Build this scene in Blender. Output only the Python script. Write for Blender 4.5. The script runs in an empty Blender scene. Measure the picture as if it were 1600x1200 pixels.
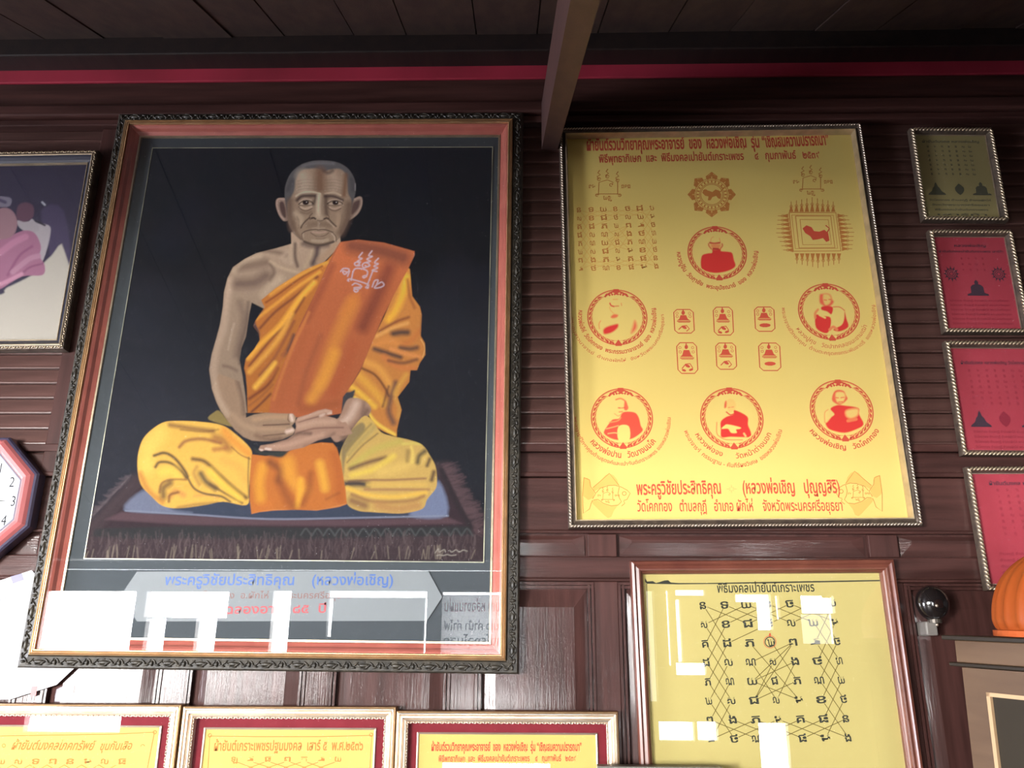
import bpy, bmesh, math, random
import numpy as np
from math import radians as R, sin, cos, pi
random.seed(7); rng = np.random.default_rng(7)
scene = bpy.context.scene
COL = scene.collection
EYE = 1.60
# ---------------------------------------------------------------- camera
F0, PITCH, YAW, ROLL, DIST = 1290.0, R(17.798), R(1.3555), R(0.335), 2.2
_f = np.array([-sin(YAW)*cos(PITCH), cos(YAW)*cos(PITCH), sin(PITCH)])
_r0 = np.array([cos(YAW), sin(YAW), 0.0]); _u0 = np.cross(_r0, _f)
_r = _r0*cos(ROLL)+_u0*sin(ROLL); _u = -_r0*sin(ROLL)+_u0*cos(ROLL)
CAMP = np.array([0, -DIST, EYE])
cam = bpy.data.cameras.new('camera'); camo = bpy.data.objects.new('camera', cam)
COL.objects.link(camo); scene.camera = camo
cam.sensor_fit = 'HORIZONTAL'; cam.sensor_width = 36.0; cam.lens = 36.0*F0/1600.0
cam.clip_start = 0.02
from mathutils import Matrix
camo.matrix_world = Matrix(((_r[0], _u[0], -_f[0], CAMP[0]), (_r[1], _u[1], -_f[1], CAMP[1]), (_r[2], _u[2], -_f[2], CAMP[2]), (0, 0, 0, 1)))
# ---------------------------------------------------------------- world, exposure
w = bpy.data.worlds.new('world'); scene.world = w; w.use_nodes = True
bg = w.node_tree.nodes['Background']; bg.inputs[0].default_value = (0.93, 0.97, 1.0, 1); bg.inputs[1].default_value = 16.0
scene.view_settings.view_transform = 'Standard'; scene.view_settings.look = 'None'
scene.view_settings.exposure = 0.0; scene.view_settings.gamma = 1.0; scene.view_settings.use_curve_mapping = False
cy = scene.cycles
cy.use_denoising = True; cy.max_bounces = 8; cy.diffuse_bounces = 4; cy.glossy_bounces = 4; cy.transparent_max_bounces = 12
cy.caustics_reflective = False; cy.sample_clamp_indirect = 6.0
# ---------------------------------------------------------------- pixel <-> world
def ray(px, py):
    px = np.asarray(px, float); py = np.asarray(py, float)
    return _f + ((px-800)/F0)[..., None]*_r + ((600-py)/F0)[..., None]*_u
def wp(px, py, Y=0.0):                       # where the line of sight meets the plane y = Y
    d = ray(px, py); t = (Y+DIST)/d[..., 1]
    return CAMP[0]+d[..., 0]*t, CAMP[2]+d[..., 2]*t
def zy(py, Y=0.0): return float(wp(800, py, Y)[1])
def to_px(x, y, z):
    d = np.stack([x, np.broadcast_to(y, np.shape(x)), z], -1)-CAMP
    k = d@_f
    return 800+F0*(d@_r)/k, 600-F0*(d@_u)/k
# ---------------------------------------------------------------- light: daylight in the openings behind the viewer
YB = -7.0                                    # plane of the wall behind the viewer
def bw(px, py):                              # where a mirrored pixel lands on that wall
    return tuple(float(v) for v in wp(px, py, -YB-0.05))
OPEN = []                                    # x0, x1, z0, z1, radiance
def opening(px0, px1, py0, py1, L=0.0):
    x0, za = bw(px0, py0); x1, _ = bw(px1, py0); _, zb = bw((px0+px1)/2, py1)
    OPEN.append([x0, x1, zb, za, L])
L0, L1 = 172.0, 34.0
opening(72, 216, 923, 1145, L0)
opening(232, 360, 924, 965, L0)
opening(231, 262, 966, 1106, L0); opening(309, 341, 966, 1106, L0)
opening(429, 457, 923, 1106, L0)
opening(514, 668, 923, 934, L1*.8); opening(514, 522, 935, 995, L1*.5); opening(664, 668, 935, 1060, L1*.6)
opening(692, 835, 925, 1108, 70.0)
opening(1010, 1022, 922, 1097, 4.0)
opening(1041, 1045, 922, 1040, L1*.3)
opening(1056, 1102, 921, 930, L1*.6); opening(1056, 1063, 936, 1034, L1*.5); opening(1057, 1104, 1036, 1055, L1*.8)
opening(1150, 1182, 928, 940, L0); opening(1182, 1205, 928, 984, L0); opening(1212, 1218, 930, 968, L1*.8)
opening(1252, 1304, 930, 958, L0); opening(1252, 1304, 959, 1006, 5.0)
opening(1030, 1085, 1128, 1158, L1); opening(1090, 1122, 1128, 1158, L1*.8); opening(1186, 1232, 1130, 1215, L1)
opening(690, 860, 1192, 1222, L1)
OPEN.append([-5.15, -0.15, EYE+0.80, EYE+0.814, 0.0])

for i, (x0, x1, z0, z1, L) in enumerate(OPEN):
    if not L: continue
    l = bpy.data.lights.new('daylight', 'AREA'); l.shape = 'RECTANGLE'; l.size = x1-x0; l.size_y = z1-z0
    l.energy = L*math.pi*(x1-x0)*(z1-z0); l.color = (1.0, 0.985, 0.96)
    lo = bpy.data.objects.new('daylight', l); COL.objects.link(lo)
    lo.location = ((x0+x1)/2, YB-0.14, (z0+z1)/2); lo.rotation_euler = (R(90), 0, 0)
# unseen side opening on the left, added to brighten that end with bluish light
SD = (-3.05, -1.75, 0.15, 1.75)               # y0, y1, z0, z1
l = bpy.data.lights.new('daylight', 'AREA'); l.shape = 'RECTANGLE'; l.size = SD[1]-SD[0]; l.size_y = SD[3]-SD[2]; l.energy = 44*math.pi*l.size*l.size_y; l.color = (.86, .88, 1.0)
lo = bpy.data.objects.new('daylight', l); COL.objects.link(lo); lo.location = (-5.74, (SD[0]+SD[1])/2, (SD[2]+SD[3])/2); lo.rotation_euler = (R(90), 0, R(-90))
# ---------------------------------------------------------------- materials
def lin(c):
    c = np.asarray(c, float)/255.0
    return np.where(c <= .04045, c/12.92, ((c+.055)/1.055)**2.4)
def M(name, col, rough=.5, metal=0.0, coat=0.0, coat_rough=.1, var=None, vscale=8.0, stretch=(1, 1, 1), bump=0.0, bscale=60.0, spec=.5, translucent=0.0, bdist=.002):
    m = bpy.data.materials.new(name); m.use_nodes = True; nt = m.node_tree; b = nt.nodes['Principled BSDF']
    b.inputs['Base Color'].default_value = (*col, 1); b.inputs['Roughness'].default_value = rough
    b.inputs['Metallic'].default_value = metal; b.inputs['Coat Weight'].default_value = coat; b.inputs['Coat Roughness'].default_value = coat_rough
    b.inputs['Specular IOR Level'].default_value = spec
    if var is not None or bump:
        tc = nt.nodes.new('ShaderNodeTexCoord'); mp = nt.nodes.new('ShaderNodeMapping'); nt.links.new(tc.outputs['Object'], mp.inputs[0])
        mp.inputs['Scale'].default_value = stretch
    if var is not None:
        n = nt.nodes.new('ShaderNodeTexNoise'); n.inputs['Scale'].default_value = vscale; n.inputs['Detail'].default_value = 8
        nt.links.new(mp.outputs[0], n.inputs['Vector'])
        r = nt.nodes.new('ShaderNodeValToRGB'); r.color_ramp.elements[0].position = .35; r.color_ramp.elements[1].position = .68
        r.color_ramp.elements[0].color = (*col, 1); r.color_ramp.elements[1].color = (*var, 1)
        nt.links.new(n.outputs[0], r.inputs[0]); nt.links.new(r.outputs[0], b.inputs['Base Color'])
    if bump:
        n2 = nt.nodes.new('ShaderNodeTexNoise'); n2.inputs['Scale'].default_value = bscale; n2.inputs['Detail'].default_value = 4
        nt.links.new(mp.outputs[0], n2.inputs['Vector'])
        bp = nt.nodes.new('ShaderNodeBump'); bp.inputs['Strength'].default_value = bump; bp.inputs['Distance'].default_value = bdist
        nt.links.new(n2.outputs[0], bp.inputs['Height']); nt.links.new(bp.outputs[0], b.inputs['Normal'])
        if coat: nt.links.new(bp.outputs[0], b.inputs['Coat Normal'])
    if translucent:
        tr = nt.nodes.new('ShaderNodeBsdfTranslucent'); tr.inputs[0].default_value = (*col, 1)
        mx = nt.nodes.new('ShaderNodeMixShader'); mx.inputs[0].default_value = translucent
        out = nt.nodes['Material Output']; nt.links.new(b.outputs[0], mx.inputs[1]); nt.links.new(tr.outputs[0], mx.inputs[2]); nt.links.new(mx.outputs[0], out.inputs[0])
    return m
def glass_mat(name, ior=1.5, haze=.01, tint=(1, 1, 1)):
    m = bpy.data.materials.new(name); m.use_nodes = True; nt = m.node_tree; nt.nodes.remove(nt.nodes['Principled BSDF'])
    t = nt.nodes.new('ShaderNodeBsdfTransparent'); t.inputs[0].default_value = (*tint, 1)
    g = nt.nodes.new('ShaderNodeBsdfGlossy'); g.inputs['Roughness'].default_value = 0.0
    fr = nt.nodes.new('ShaderNodeFresnel'); ge = nt.nodes.new('ShaderNodeNewGeometry'); io = nt.nodes.new('ShaderNodeMix')
    io.inputs[2].default_value = ior; io.inputs[3].default_value = 1/ior; nt.links.new(ge.outputs['Backfacing'], io.inputs[0]); nt.links.new(io.outputs[0], fr.inputs[0])   # thin pane: no internal reflection
    mx = nt.nodes.new('ShaderNodeMixShader'); nt.links.new(fr.outputs[0], mx.inputs[0]); nt.links.new(t.outputs[0], mx.inputs[1]); nt.links.new(g.outputs[0], mx.inputs[2])
    df = nt.nodes.new('ShaderNodeBsdfDiffuse'); df.inputs[0].default_value = (.8, .8, .8, 1)
    m2 = nt.nodes.new('ShaderNodeMixShader'); m2.inputs[0].default_value = haze  # small even diffuse share in the pane imitates lens haze
    nt.links.new(mx.outputs[0], m2.inputs[1]); nt.links.new(df.outputs[0], m2.inputs[2]); nt.links.new(m2.outputs[0], nt.nodes['Material Output'].inputs[0])
    return m
def vcol_mat(name, rough=.6):
    m = bpy.data.materials.new(name); m.use_nodes = True; nt = m.node_tree; b = nt.nodes['Principled BSDF']
    a = nt.nodes.new('ShaderNodeAttribute'); a.attribute_name = 'pigment'; nt.links.new(a.outputs['Color'], b.inputs['Base Color'])
    b.inputs['Roughness'].default_value = rough; b.inputs['Specular IOR Level'].default_value = .04
    return m
WOODV = dict(var=(.084, .034, .029), coat=.36, coat_rough=.10, bump=.14, spec=.16)
wood_h = M('varnished_wood_horizontal', (.044, .0175, .0148), .5, vscale=5, stretch=(.6, 4, 9), bscale=26, **WOODV)
wood_v = M('varnished_wood_vertical', (.044, .0175, .0148), .5, vscale=5, stretch=(9, 4, .6), bscale=26, **WOODV)
wood_slat = M('varnished_clapboard_wood', (.072, .034, .028), .42, var=(.12, .058, .049), vscale=5, stretch=(.6, 4, 9), bscale=26, coat=.34, coat_rough=.16, bump=.12, spec=.25)
wood_dark = M('dark_wood', (.012, .0075, .007), .5, var=(.022, .013, .011), vscale=5, stretch=(6, .6, 6), bump=.2, bscale=30)
wood_plank = M('ceiling_plank_wood', (.05, .03, .026), .6, var=(.085, .052, .04), vscale=4, stretch=(8, .5, 8), bump=.2, bscale=30)
wood_raft = M('rafter_wood', (.060, .027, .024), .55, var=(.085, .040, .034), vscale=5, stretch=(9, .7, 9), bump=.2)
red_paint = M('red_paint', (.46, .036, .070), .5, var=(.28, .024, .042), vscale=3)
carved_black = M('carved_blackened_wood', (.024, .021, .017), .42, var=(.062, .052, .038), vscale=60, coat=.1, coat_rough=.2, bump=.3, bscale=180)
gold_leaf = M('aged_gold_leaf', (.62, .40, .21), .36, metal=.75, var=(.48, .30, .15), vscale=20, bump=.1, bscale=120)
gold_pale = M('pale_gold', (.70, .56, .38), .33, metal=.7, var=(.52, .42, .29), vscale=30, bump=.15, bscale=120)
silver_gold = M('silvered_gold', (.80, .70, .58), .28, metal=.8, var=(.66, .52, .40), vscale=12)
rose_wood = M('rose_stained_liner', (.60, .17, .125), .42, var=(.50, .13, .10), vscale=18, stretch=(1, 1, 1), coat=.2)
mat_board = M('slate_mat_board', (.075, .088, .098), .8, bump=.1, bscale=300, spec=.1)
maroon = M('maroon_mat_board', (.26, .028, .040), .75, var=(.22, .022, .032), vscale=20, spec=.1)
plate_m = M('grey_acrylic_plate', (.25, .275, .29), .5, spec=.2)
brown_moul = M('red_brown_frame_wood', (.20, .065, .040), .38, var=(.13, .038, .026), vscale=6, stretch=(2, 2, 2), coat=.4, coat_rough=.2)
bronze = M('bronze_frame', (.075, .055, .043), .45, metal=.3, var=(.15, .11, .08), vscale=50, bump=.3, bscale=200)
navy = M('navy_frame_cove', (.035, .036, .055), .35, coat=.3)
paper_y = M('yellow_cloth', (.85, .625, .182), .85, var=(.86, .645, .197), vscale=3, spec=.1)
paper_y2 = M('mustard_yellow_paper', (.62, .52, .19), .8, var=(.65, .54, .20), vscale=2.5, spec=.1)
paper_y3 = M('golden_yellow_cloth', (.84, .55, .155), .85, var=(.86, .585, .18), vscale=3, spec=.1)
paper_old = M('aged_yellow_paper', (.42, .35, .15), .8, spec=.1)
paper_red = M('crimson_cloth', (.48, .052, .078), .85, var=(.43, .042, .066), vscale=6, spec=.1)
ink_red = M('red_ink', (.68, .10, .055), .8, spec=.1)
ink_or = M('faded_orange_ink', (.62, .24, .06), .8, spec=.1)
ink_fish = M('pale_orange_ink', (.82, .50, .13), .8, spec=.1)
ink_blk = M('black_ink', (.05, .052, .04), .8, spec=.1)
ink_olive = M('olive_line_ink', (.16, .12, .03), .8, spec=.1)
ink_blue = M('blue_lettering', (.035, .12, .42), .5)
ink_brn = M('brown_lettering', (.22, .10, .09), .5)
ink_crim = M('crimson_lettering', (.50, .045, .06), .5)
ink_pur = M('purple_black_ink', (.06, .03, .05), .8, spec=.1)
ink_dim = M('dim_crimson_ink', (.30, .022, .045), .8, spec=.1)
ink_grn = M('green_grey_ink', (.12, .12, .075), .8, spec=.1)
ink_wht = M('pale_lilac_paint', (.62, .55, .62), .6)
white_pap = M('white_paper', (.86, .87, .90), .7)
glass = glass_mat('picture_glass', 1.5, .0025)
glass_soft = glass_mat('hazed_picture_glass', 1.40, .012)
paint_m = vcol_mat('painted_canvas', .8)
print_m = vcol_mat('printed_cloth', .85)
# ---------------------------------------------------------------- object helpers
def link(name, me, mat, parent=None, kind=None, loc=None):
    o = bpy.data.objects.new(name, me); COL.objects.link(o)
    if mat is not None and not me.materials: me.materials.append(mat)
    if parent is not None: o.parent = parent
    if kind: o['kind'] = kind
    if loc: o.location = loc
    return o
def mesh(name, vs, fs, mat, parent=None, kind=None, smooth=False, loc=None):
    me = bpy.data.meshes.new(name); me.from_pydata([tuple(map(float, v)) for v in vs], [], [tuple(f) for f in fs]); me.update()
    if smooth: me.polygons.foreach_set('use_smooth', [True]*len(me.polygons))
    return link(name, me, mat, parent, kind, loc)
def tag(o, label, cat, group=None):
    o['label'] = label; o['category'] = cat
    if group: o['group'] = group
    return o
def empty(name, loc, rot=(0, 0, 0)):
    o = bpy.data.objects.new(name, None); COL.objects.link(o); o.location = loc; o.rotation_euler = rot; o.empty_display_size = .1
    return o
BOXF = [(0, 3, 2, 1), (4, 5, 6, 7), (0, 1, 5, 4), (1, 2, 6, 5), (2, 3, 7, 6), (3, 0, 4, 7)]
def boxv(x0, x1, y0, y1, z0, z1): return [(x0, y0, z0), (x1, y0, z0), (x1, y1, z0), (x0, y1, z0), (x0, y0, z1), (x1, y0, z1), (x1, y1, z1), (x0, y1, z1)]
def box(name, x0, x1, y0, y1, z0, z1, mat, parent=None, kind=None, bevel=0.0):
    o = mesh(name, boxv(min(x0, x1), max(x0, x1), min(y0, y1), max(y0, y1), min(z0, z1), max(z0, z1)), BOXF, mat, parent, kind)
    if bevel:
        bm = bmesh.new(); bm.from_mesh(o.data); bmesh.ops.bevel(bm, geom=bm.edges[:], offset=bevel, segments=2, affect='EDGES', profile=.5); bm.to_mesh(o.data); bm.free()
    return o
class MB:
    def __init__(s): s.v = []; s.f = []
    def add(s, v, f):
        n = len(s.v); s.v += [tuple(p) for p in v]; s.f += [tuple(i+n for i in q) for q in f]
    def box(s, *a): s.add(boxv(*a), BOXF)
    def build(s, name, mat, parent=None, kind=None, smooth=False): return mesh(name, s.v, s.f, mat, parent, kind, smooth)
# unit ellipsoid template
def _ell(nu=8, nv=5):
    v = [(0, 0, 1)]; f = []
    for i in range(1, nv):
        a = pi*i/nv
        for j in range(nu): b = 2*pi*j/nu; v.append((sin(a)*cos(b), sin(a)*sin(b), cos(a)))
    v.append((0, 0, -1)); n = len(v)-1
    for j in range(nu): f.append((0, 1+j, 1+(j+1) % nu))
    for i in range(nv-2):
        for j in range(nu): f.append((1+i*nu+j, 1+(i+1)*nu+j, 1+(i+1)*nu+(j+1) % nu, 1+i*nu+(j+1) % nu))
    for j in range(nu): f.append((n, 1+(nv-2)*nu+(j+1) % nu, 1+(nv-2)*nu+j))
    return np.array(v), f
EV, EF = _ell(); EV2, EF2 = _ell(6, 4)
# ---------------------------------------------------------------- text meshes
_tc = {}
def tmesh(s, bold=0.0, shear=0.0):
    k = (s, bold, shear)
    if k not in _tc:
        c = bpy.data.curves.new('lettering', 'FONT'); c.body = s; c.resolution_u = 2; c.offset = bold; c.shear = shear
        o = bpy.data.objects.new('lettering', c); COL.objects.link(o); bpy.context.view_layer.update()
        m = bpy.data.meshes.new_from_object(o.evaluated_get(bpy.context.evaluated_depsgraph_get()))
        v = np.array([q.co[:2] for q in m.vertices]) if len(m.vertices) else np.zeros((0, 2)); f = [tuple(p.vertices) for p in m.polygons]
        bpy.data.objects.remove(o); bpy.data.meshes.remove(m); bpy.data.curves.remove(c)
        _tc[k] = (v, f)
    return _tc[k]
# ---------------------------------------------------------------- framed pictures
YF = -0.004
class Fr:
    """an Empty at the bottom centre of a framed picture; local x right, -y towards the room, z up"""
    def __init__(s, name, fit, label, cat, group=None, lift=0.0, height=None):
        x, z, wd, h, a = fit; z += EYE
        if height: z = z+h/2-height/2; h = height
        s.w, s.h, s.a, s.Y = wd, h, a, YF-lift
        s.bx = x+sin(a)*h/2; s.bz = z-cos(a)*h/2
        s.e = empty(name, (s.bx, s.Y, s.bz), (0, -a, 0)); tag(s.e, label, cat, group)
    def loc(s, px, py, d=0.0):
        x, z = wp(px, py, s.Y-d); dx, dz = x-s.bx, z-s.bz
        return dx*cos(s.a)+dz*sin(s.a), -dx*sin(s.a)+dz*cos(s.a)
    def px(s, u, v, d=0.0):
        x = s.bx+u*cos(s.a)-v*sin(s.a); z = s.bz+u*sin(s.a)+v*cos(s.a)
        return to_px(x, s.Y-d, z)
    def scale(s, px, py, d=0.0):
        a = s.loc(px, py, d); b = s.loc(px+1, py, d); return float(b[0]-a[0])
    def moulding(s, name, prof, mat, parent=None, rect=None, smooth=False):
        u0, u1, v0, v1 = rect or (-s.w/2, s.w/2, 0, s.h)
        v = []; f = []; n = len(prof)
        for i, d in prof:
            v += [(u0+i, -d, v0+i), (u1-i, -d, v0+i), (u1-i, -d, v1-i), (u0+i, -d, v1-i)]
        for k in range(n-1):
            for j in range(4):
                a, b = 4*k+j, 4*k+(j+1) % 4; f.append((a, b, b+4, a+4))
        return mesh(name, v, f, mat, parent or s.e)
    def board(s, name, rect, d0, d1, mat, parent=None):
        u0, u1, v0, v1 = rect
        return box(name, u0, u1, -d1, -d0, v0, v1, mat, parent or s.e)
    def inset(s, i): return (-s.w/2+i, s.w/2-i, i, s.h-i)
    def run(s, name, motif, period, inset, depth, mat, low=False, parent=None, phase=0.0):
        """relief motif [(along, across, turn, length, width, height)] repeated round the four sides"""
        E, F = (EV2, EF2) if low else (EV, EF)
        u0, u1, v0, v1 = s.inset(inset); V = []; FF = []; cnt = 0
        for (a, b) in (((u0, v0), (u1, v0)), ((u1, v0), (u1, v1)), ((u1, v1), (u0, v1)), ((u0, v1), (u0, v0))):
            L = math.hypot(b[0]-a[0], b[1]-a[1]); n = max(1, round(L/period)); p = L/n
            t = np.array([(b[0]-a[0])/L, (b[1]-a[1])/L]); nn = np.array([-t[1], t[0]])
            for k in range(n):
                for (al, ac, tu, ln, wd, hg) in motif:
                    q = np.array(a)+t*(k+.5+al)*p+nn*ac
                    c_, s_ = cos(tu), sin(tu)
                    ax = t*c_+nn*s_; ay = -t*s_+nn*c_
                    X = E[:, 0:1]*ln*ax+E[:, 1:2]*wd*ay+q
                    V.append(np.stack([X[:, 0], -(depth+E[:, 2]*hg), X[:, 1]], -1)); FF.append(cnt); cnt += len(E)
        V = np.concatenate(V); faces = [tuple(i+o for i in f) for o in FF for f in F]
        me = bpy.data.meshes.new(name); me.from_pydata(V.tolist(), [], faces); me.polygons.foreach_set('use_smooth', [True]*len(me.polygons))
        o = link(name, me, mat, parent or s.e); o['kind'] = 'stuff'; return o
class Ink:
    """flat print on the paper of a frame, drawn in its own plane"""
    def __init__(s, fr, d): s.fr = fr; s.d = d; s.v = []; s.f = []
    def _add(s, uv, f):
        n = len(s.v); s.k = (getattr(s, 'k', 0)+1) % 12; d = s.d+s.k*1e-5; s.v += [(p[0], -d, p[1]) for p in uv]; s.f += [tuple(i+n for i in q) for q in f]
    def L(s, pts):
        a = np.asarray(pts, float); u, v = s.fr.loc(a[:, 0], a[:, 1], s.d); return np.stack([u, v], -1)
    def line(s, pts, wpx, closed=False, taper=False):
        q = s.L(pts); k = s.fr.scale(pts[0][0], pts[0][1], s.d)*wpx/2
        if closed: q = np.vstack([q, q[:1]])
        n = len(q); t = np.gradient(q, axis=0); t /= np.maximum(np.linalg.norm(t, axis=1, keepdims=True), 1e-9)
        nn = np.stack([-t[:, 1], t[:, 0]], -1)*k
        if taper: nn = nn*np.sin(np.linspace(.25, pi-.15, n))[:, None]
        s._add(np.vstack([q+nn, q-nn]), [(i, i+1, n+i+1, n+i) for i in range(n-1)])
    def poly(s, pts): q = s.L(pts); s._add(q, [tuple(range(len(q)))])
    def ring(s, c, rx, ry, wpx, a0=0, a1=360, n=48):
        s.line([(c[0]+rx*cos(R(a)), c[1]-ry*sin(R(a))) for a in np.linspace(a0, a1, n)], wpx)
    def blob(s, c, rx, ry, rot=0, n=10):
        s.poly([(c[0]+rx*cos(t)*cos(rot)-ry*sin(t)*sin(rot), c[1]+rx*cos(t)*sin(rot)+ry*sin(t)*cos(rot)) for t in np.linspace(0, 2*pi, n, endpoint=False)])
    def text(s, st, p0, p1, hpx, bold=0.0, shear=0.0):
        v, f = tmesh(st, bold, shear)
        if not len(v): return
        a, b = s.L([p0, p1]); L = np.linalg.norm(b-a); t = (b-a)/L; nn = np.array([-t[1], t[0]])
        up = s.L([(p0[0], p0[1]-hpx)])[0]-a; H = abs(up@nn)
        x0, x1 = v[:, 0].min(), v[:, 0].max()
        X = (v[:, 0]-x0)/max(x1-x0, .05)*L; Y = v[:, 1]/.56*H
        s._add(a+X[:, None]*t+Y[:, None]*nn, f)
    def arc(s, st, c, rpx, a0, a1, hpx, bold=0.0):
        """lettering bent under a circle, angles from straight down, in degrees"""
        v, f = tmesh(st, bold); cc = s.L([c])[0]; k = s.fr.scale(c[0], c[1], s.d); r = rpx*k; H = hpx*k
        x0, x1 = v[:, 0].min(), v[:, 0].max(); th = R(a0)+(v[:, 0]-x0)/(x1-x0)*R(a1-a0)
        rr = r-v[:, 1]/.56*H
        s._add(np.stack([cc[0]+rr*np.sin(th), cc[1]-rr*np.cos(th)], -1), f)
    def build(s, name, mat, parent=None): return mesh(name, s.v, s.f, mat, parent or s.fr.e, kind='stuff')
# ---------------------------------------------------------------- raster painter (pigment laid on a fine mesh)
def cm(pts, n=6, closed=True):
    p = np.asarray(pts, float)
    if len(p) < 3: return p
    if closed: q = np.vstack([p[-1:], p, p[:2]])
    else: q = np.vstack([2*p[:1]-p[1:2], p, 2*p[-1:]-p[-2:-1]])
    out = []; m = len(p) if closed else len(p)-1
    for i in range(m):
        a, b, c, d = q[i:i+4]
        for t in np.linspace(0, 1, n, endpoint=False):
            out.append(.5*((2*b)+(-a+c)*t+(2*a-5*b+4*c-d)*t*t+(-a+3*b-3*c+d)*t**3))
    if not closed: out.append(p[-1])
    return np.array(out)
class Paint:
    def __init__(s, x0, y0, x1, y1, sc, base):
        s.x0, s.y0, s.sc = x0, y0, sc; s.W = int((x1-x0)*sc); s.H = int((y1-y0)*sc)
        s.b = np.empty((s.H, s.W, 3), np.float32); s.b[:] = lin(base); s.t = (0, 0, 1.0); s.m = None
    def crop(s, ox, oy, k): s.t = (ox, oy, k)
    def _p(s, pts):
        p = np.asarray(pts, float); return np.stack([(s.t[0]+p[:, 0]*s.t[2]-s.x0)*s.sc, (s.t[1]+p[:, 1]*s.t[2]-s.y0)*s.sc], -1)
    def _win(s, p, pad):
        a = max(0, int(p[:, 0].min()-pad)); b = min(s.W, int(p[:, 0].max()+pad)+2); c = max(0, int(p[:, 1].min()-pad)); d = min(s.H, int(p[:, 1].max()+pad)+2)
        if a >= b or c >= d: return None
        X, Y = np.meshgrid(np.arange(a, b, dtype=np.float32)+.5, np.arange(c, d, dtype=np.float32)+.5); return a, b, c, d, X, Y
    def _mix(s, win, al, col):
        a, b, c, d = win[:4]
        if s.m is not None: al = al*s.m[c:d, a:b]
        reg = s.b[c:d, a:b]; reg += (lin(col).astype(np.float32)-reg)*al[..., None]
    def poly(s, pts, col, soft=.7, alpha=1.0, smooth=True, clip=0):
        if clip == 1: s.m = None
        keep = s.m if clip == 2 else None
        if clip == 2: s.m = None
        p = s._p(pts); p = cm(p, 4) if smooth else p; sf = soft*s.sc; wn = s._win(p, sf+1)
        if wn is None: return
        a, b, c, d, X, Y = wn; dm = np.full(X.shape, 1e9, np.float32); ins = np.zeros(X.shape, bool)
        for i in range(len(p)):
            x1, y1 = p[i-1]; x2, y2 = p[i]; ex, ey = x2-x1, y2-y1; L = ex*ex+ey*ey+1e-9
            t = np.clip(((X-x1)*ex+(Y-y1)*ey)/L, 0, 1); dm = np.minimum(dm, (X-x1-t*ex)**2+(Y-y1-t*ey)**2)
            if y1 != y2: ins ^= ((Y < y1) != (Y < y2)) & (X < x1+(Y-y1)*ex/(ey if ey else 1e-9))
        sd = np.sqrt(dm); sd = np.where(ins, sd, -sd); al = np.clip(sd/(2*sf)+.5, 0, 1)*alpha; s._mix(wn, al, col)
        if clip:
            s.m = np.zeros((s.H, s.W), np.float32); s.m[c:d, a:b] = al
            if keep is not None: s.m = np.maximum(s.m, keep)
    def stroke(s, pts, col, w, soft=None, alpha=1.0, w2=None, smooth=True):
        """w: width in crop units, w2: width at the end"""
        p = s._p(pts); p = cm(p, 5, False) if smooth and len(p) > 2 else p
        w *= s.t[2]*s.sc; w2 = w if w2 is None else w2*s.t[2]*s.sc; sf = (soft if soft is not None else .35*max(w, w2)/s.sc)*s.sc+.4
        wn = s._win(p, max(w, w2)+sf)
        if wn is None: return
        a, b, c, d, X, Y = wn; best = np.full(X.shape, -1e9, np.float32); n = len(p)
        for i in range(n-1):
            x1, y1 = p[i]; x2, y2 = p[i+1]; ex, ey = x2-x1, y2-y1; L = ex*ex+ey*ey+1e-9
            t = np.clip(((X-x1)*ex+(Y-y1)*ey)/L, 0, 1); r = (w+(w2-w)*(i+t)/(n-1))/2
            best = np.maximum(best, r-np.sqrt((X-x1-t*ex)**2+(Y-y1-t*ey)**2))
        s._mix(wn, np.clip(best/(2*sf)+.5, 0, 1)*alpha, col)
    def S(s, col, w, pts, w2=None, alpha=1.0, soft=None): s.stroke(pts, col, w, soft, alpha, w2)
    def sample(s, px, py):
        X = np.clip((px-s.x0)*s.sc-.5, 0, s.W-1.001); Y = np.clip((py-s.y0)*s.sc-.5, 0, s.H-1.001)
        i = X.astype(int); j = Y.astype(int); fx = (X-i)[..., None]; fy = (Y-j)[..., None]; B = s.b
        return (B[j, i]*(1-fx)+B[j, i+1]*fx)*(1-fy)+(B[j+1, i]*(1-fx)+B[j+1, i+1]*fx)*fy
EY = ([150, 200, 230, 300, 380, 420, 460, 500, 560, 620, 760, 900], [.14, .17, .20, .30, .43, .54, .68, .80, .98, 1.12, 1.3, 1.3])
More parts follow.
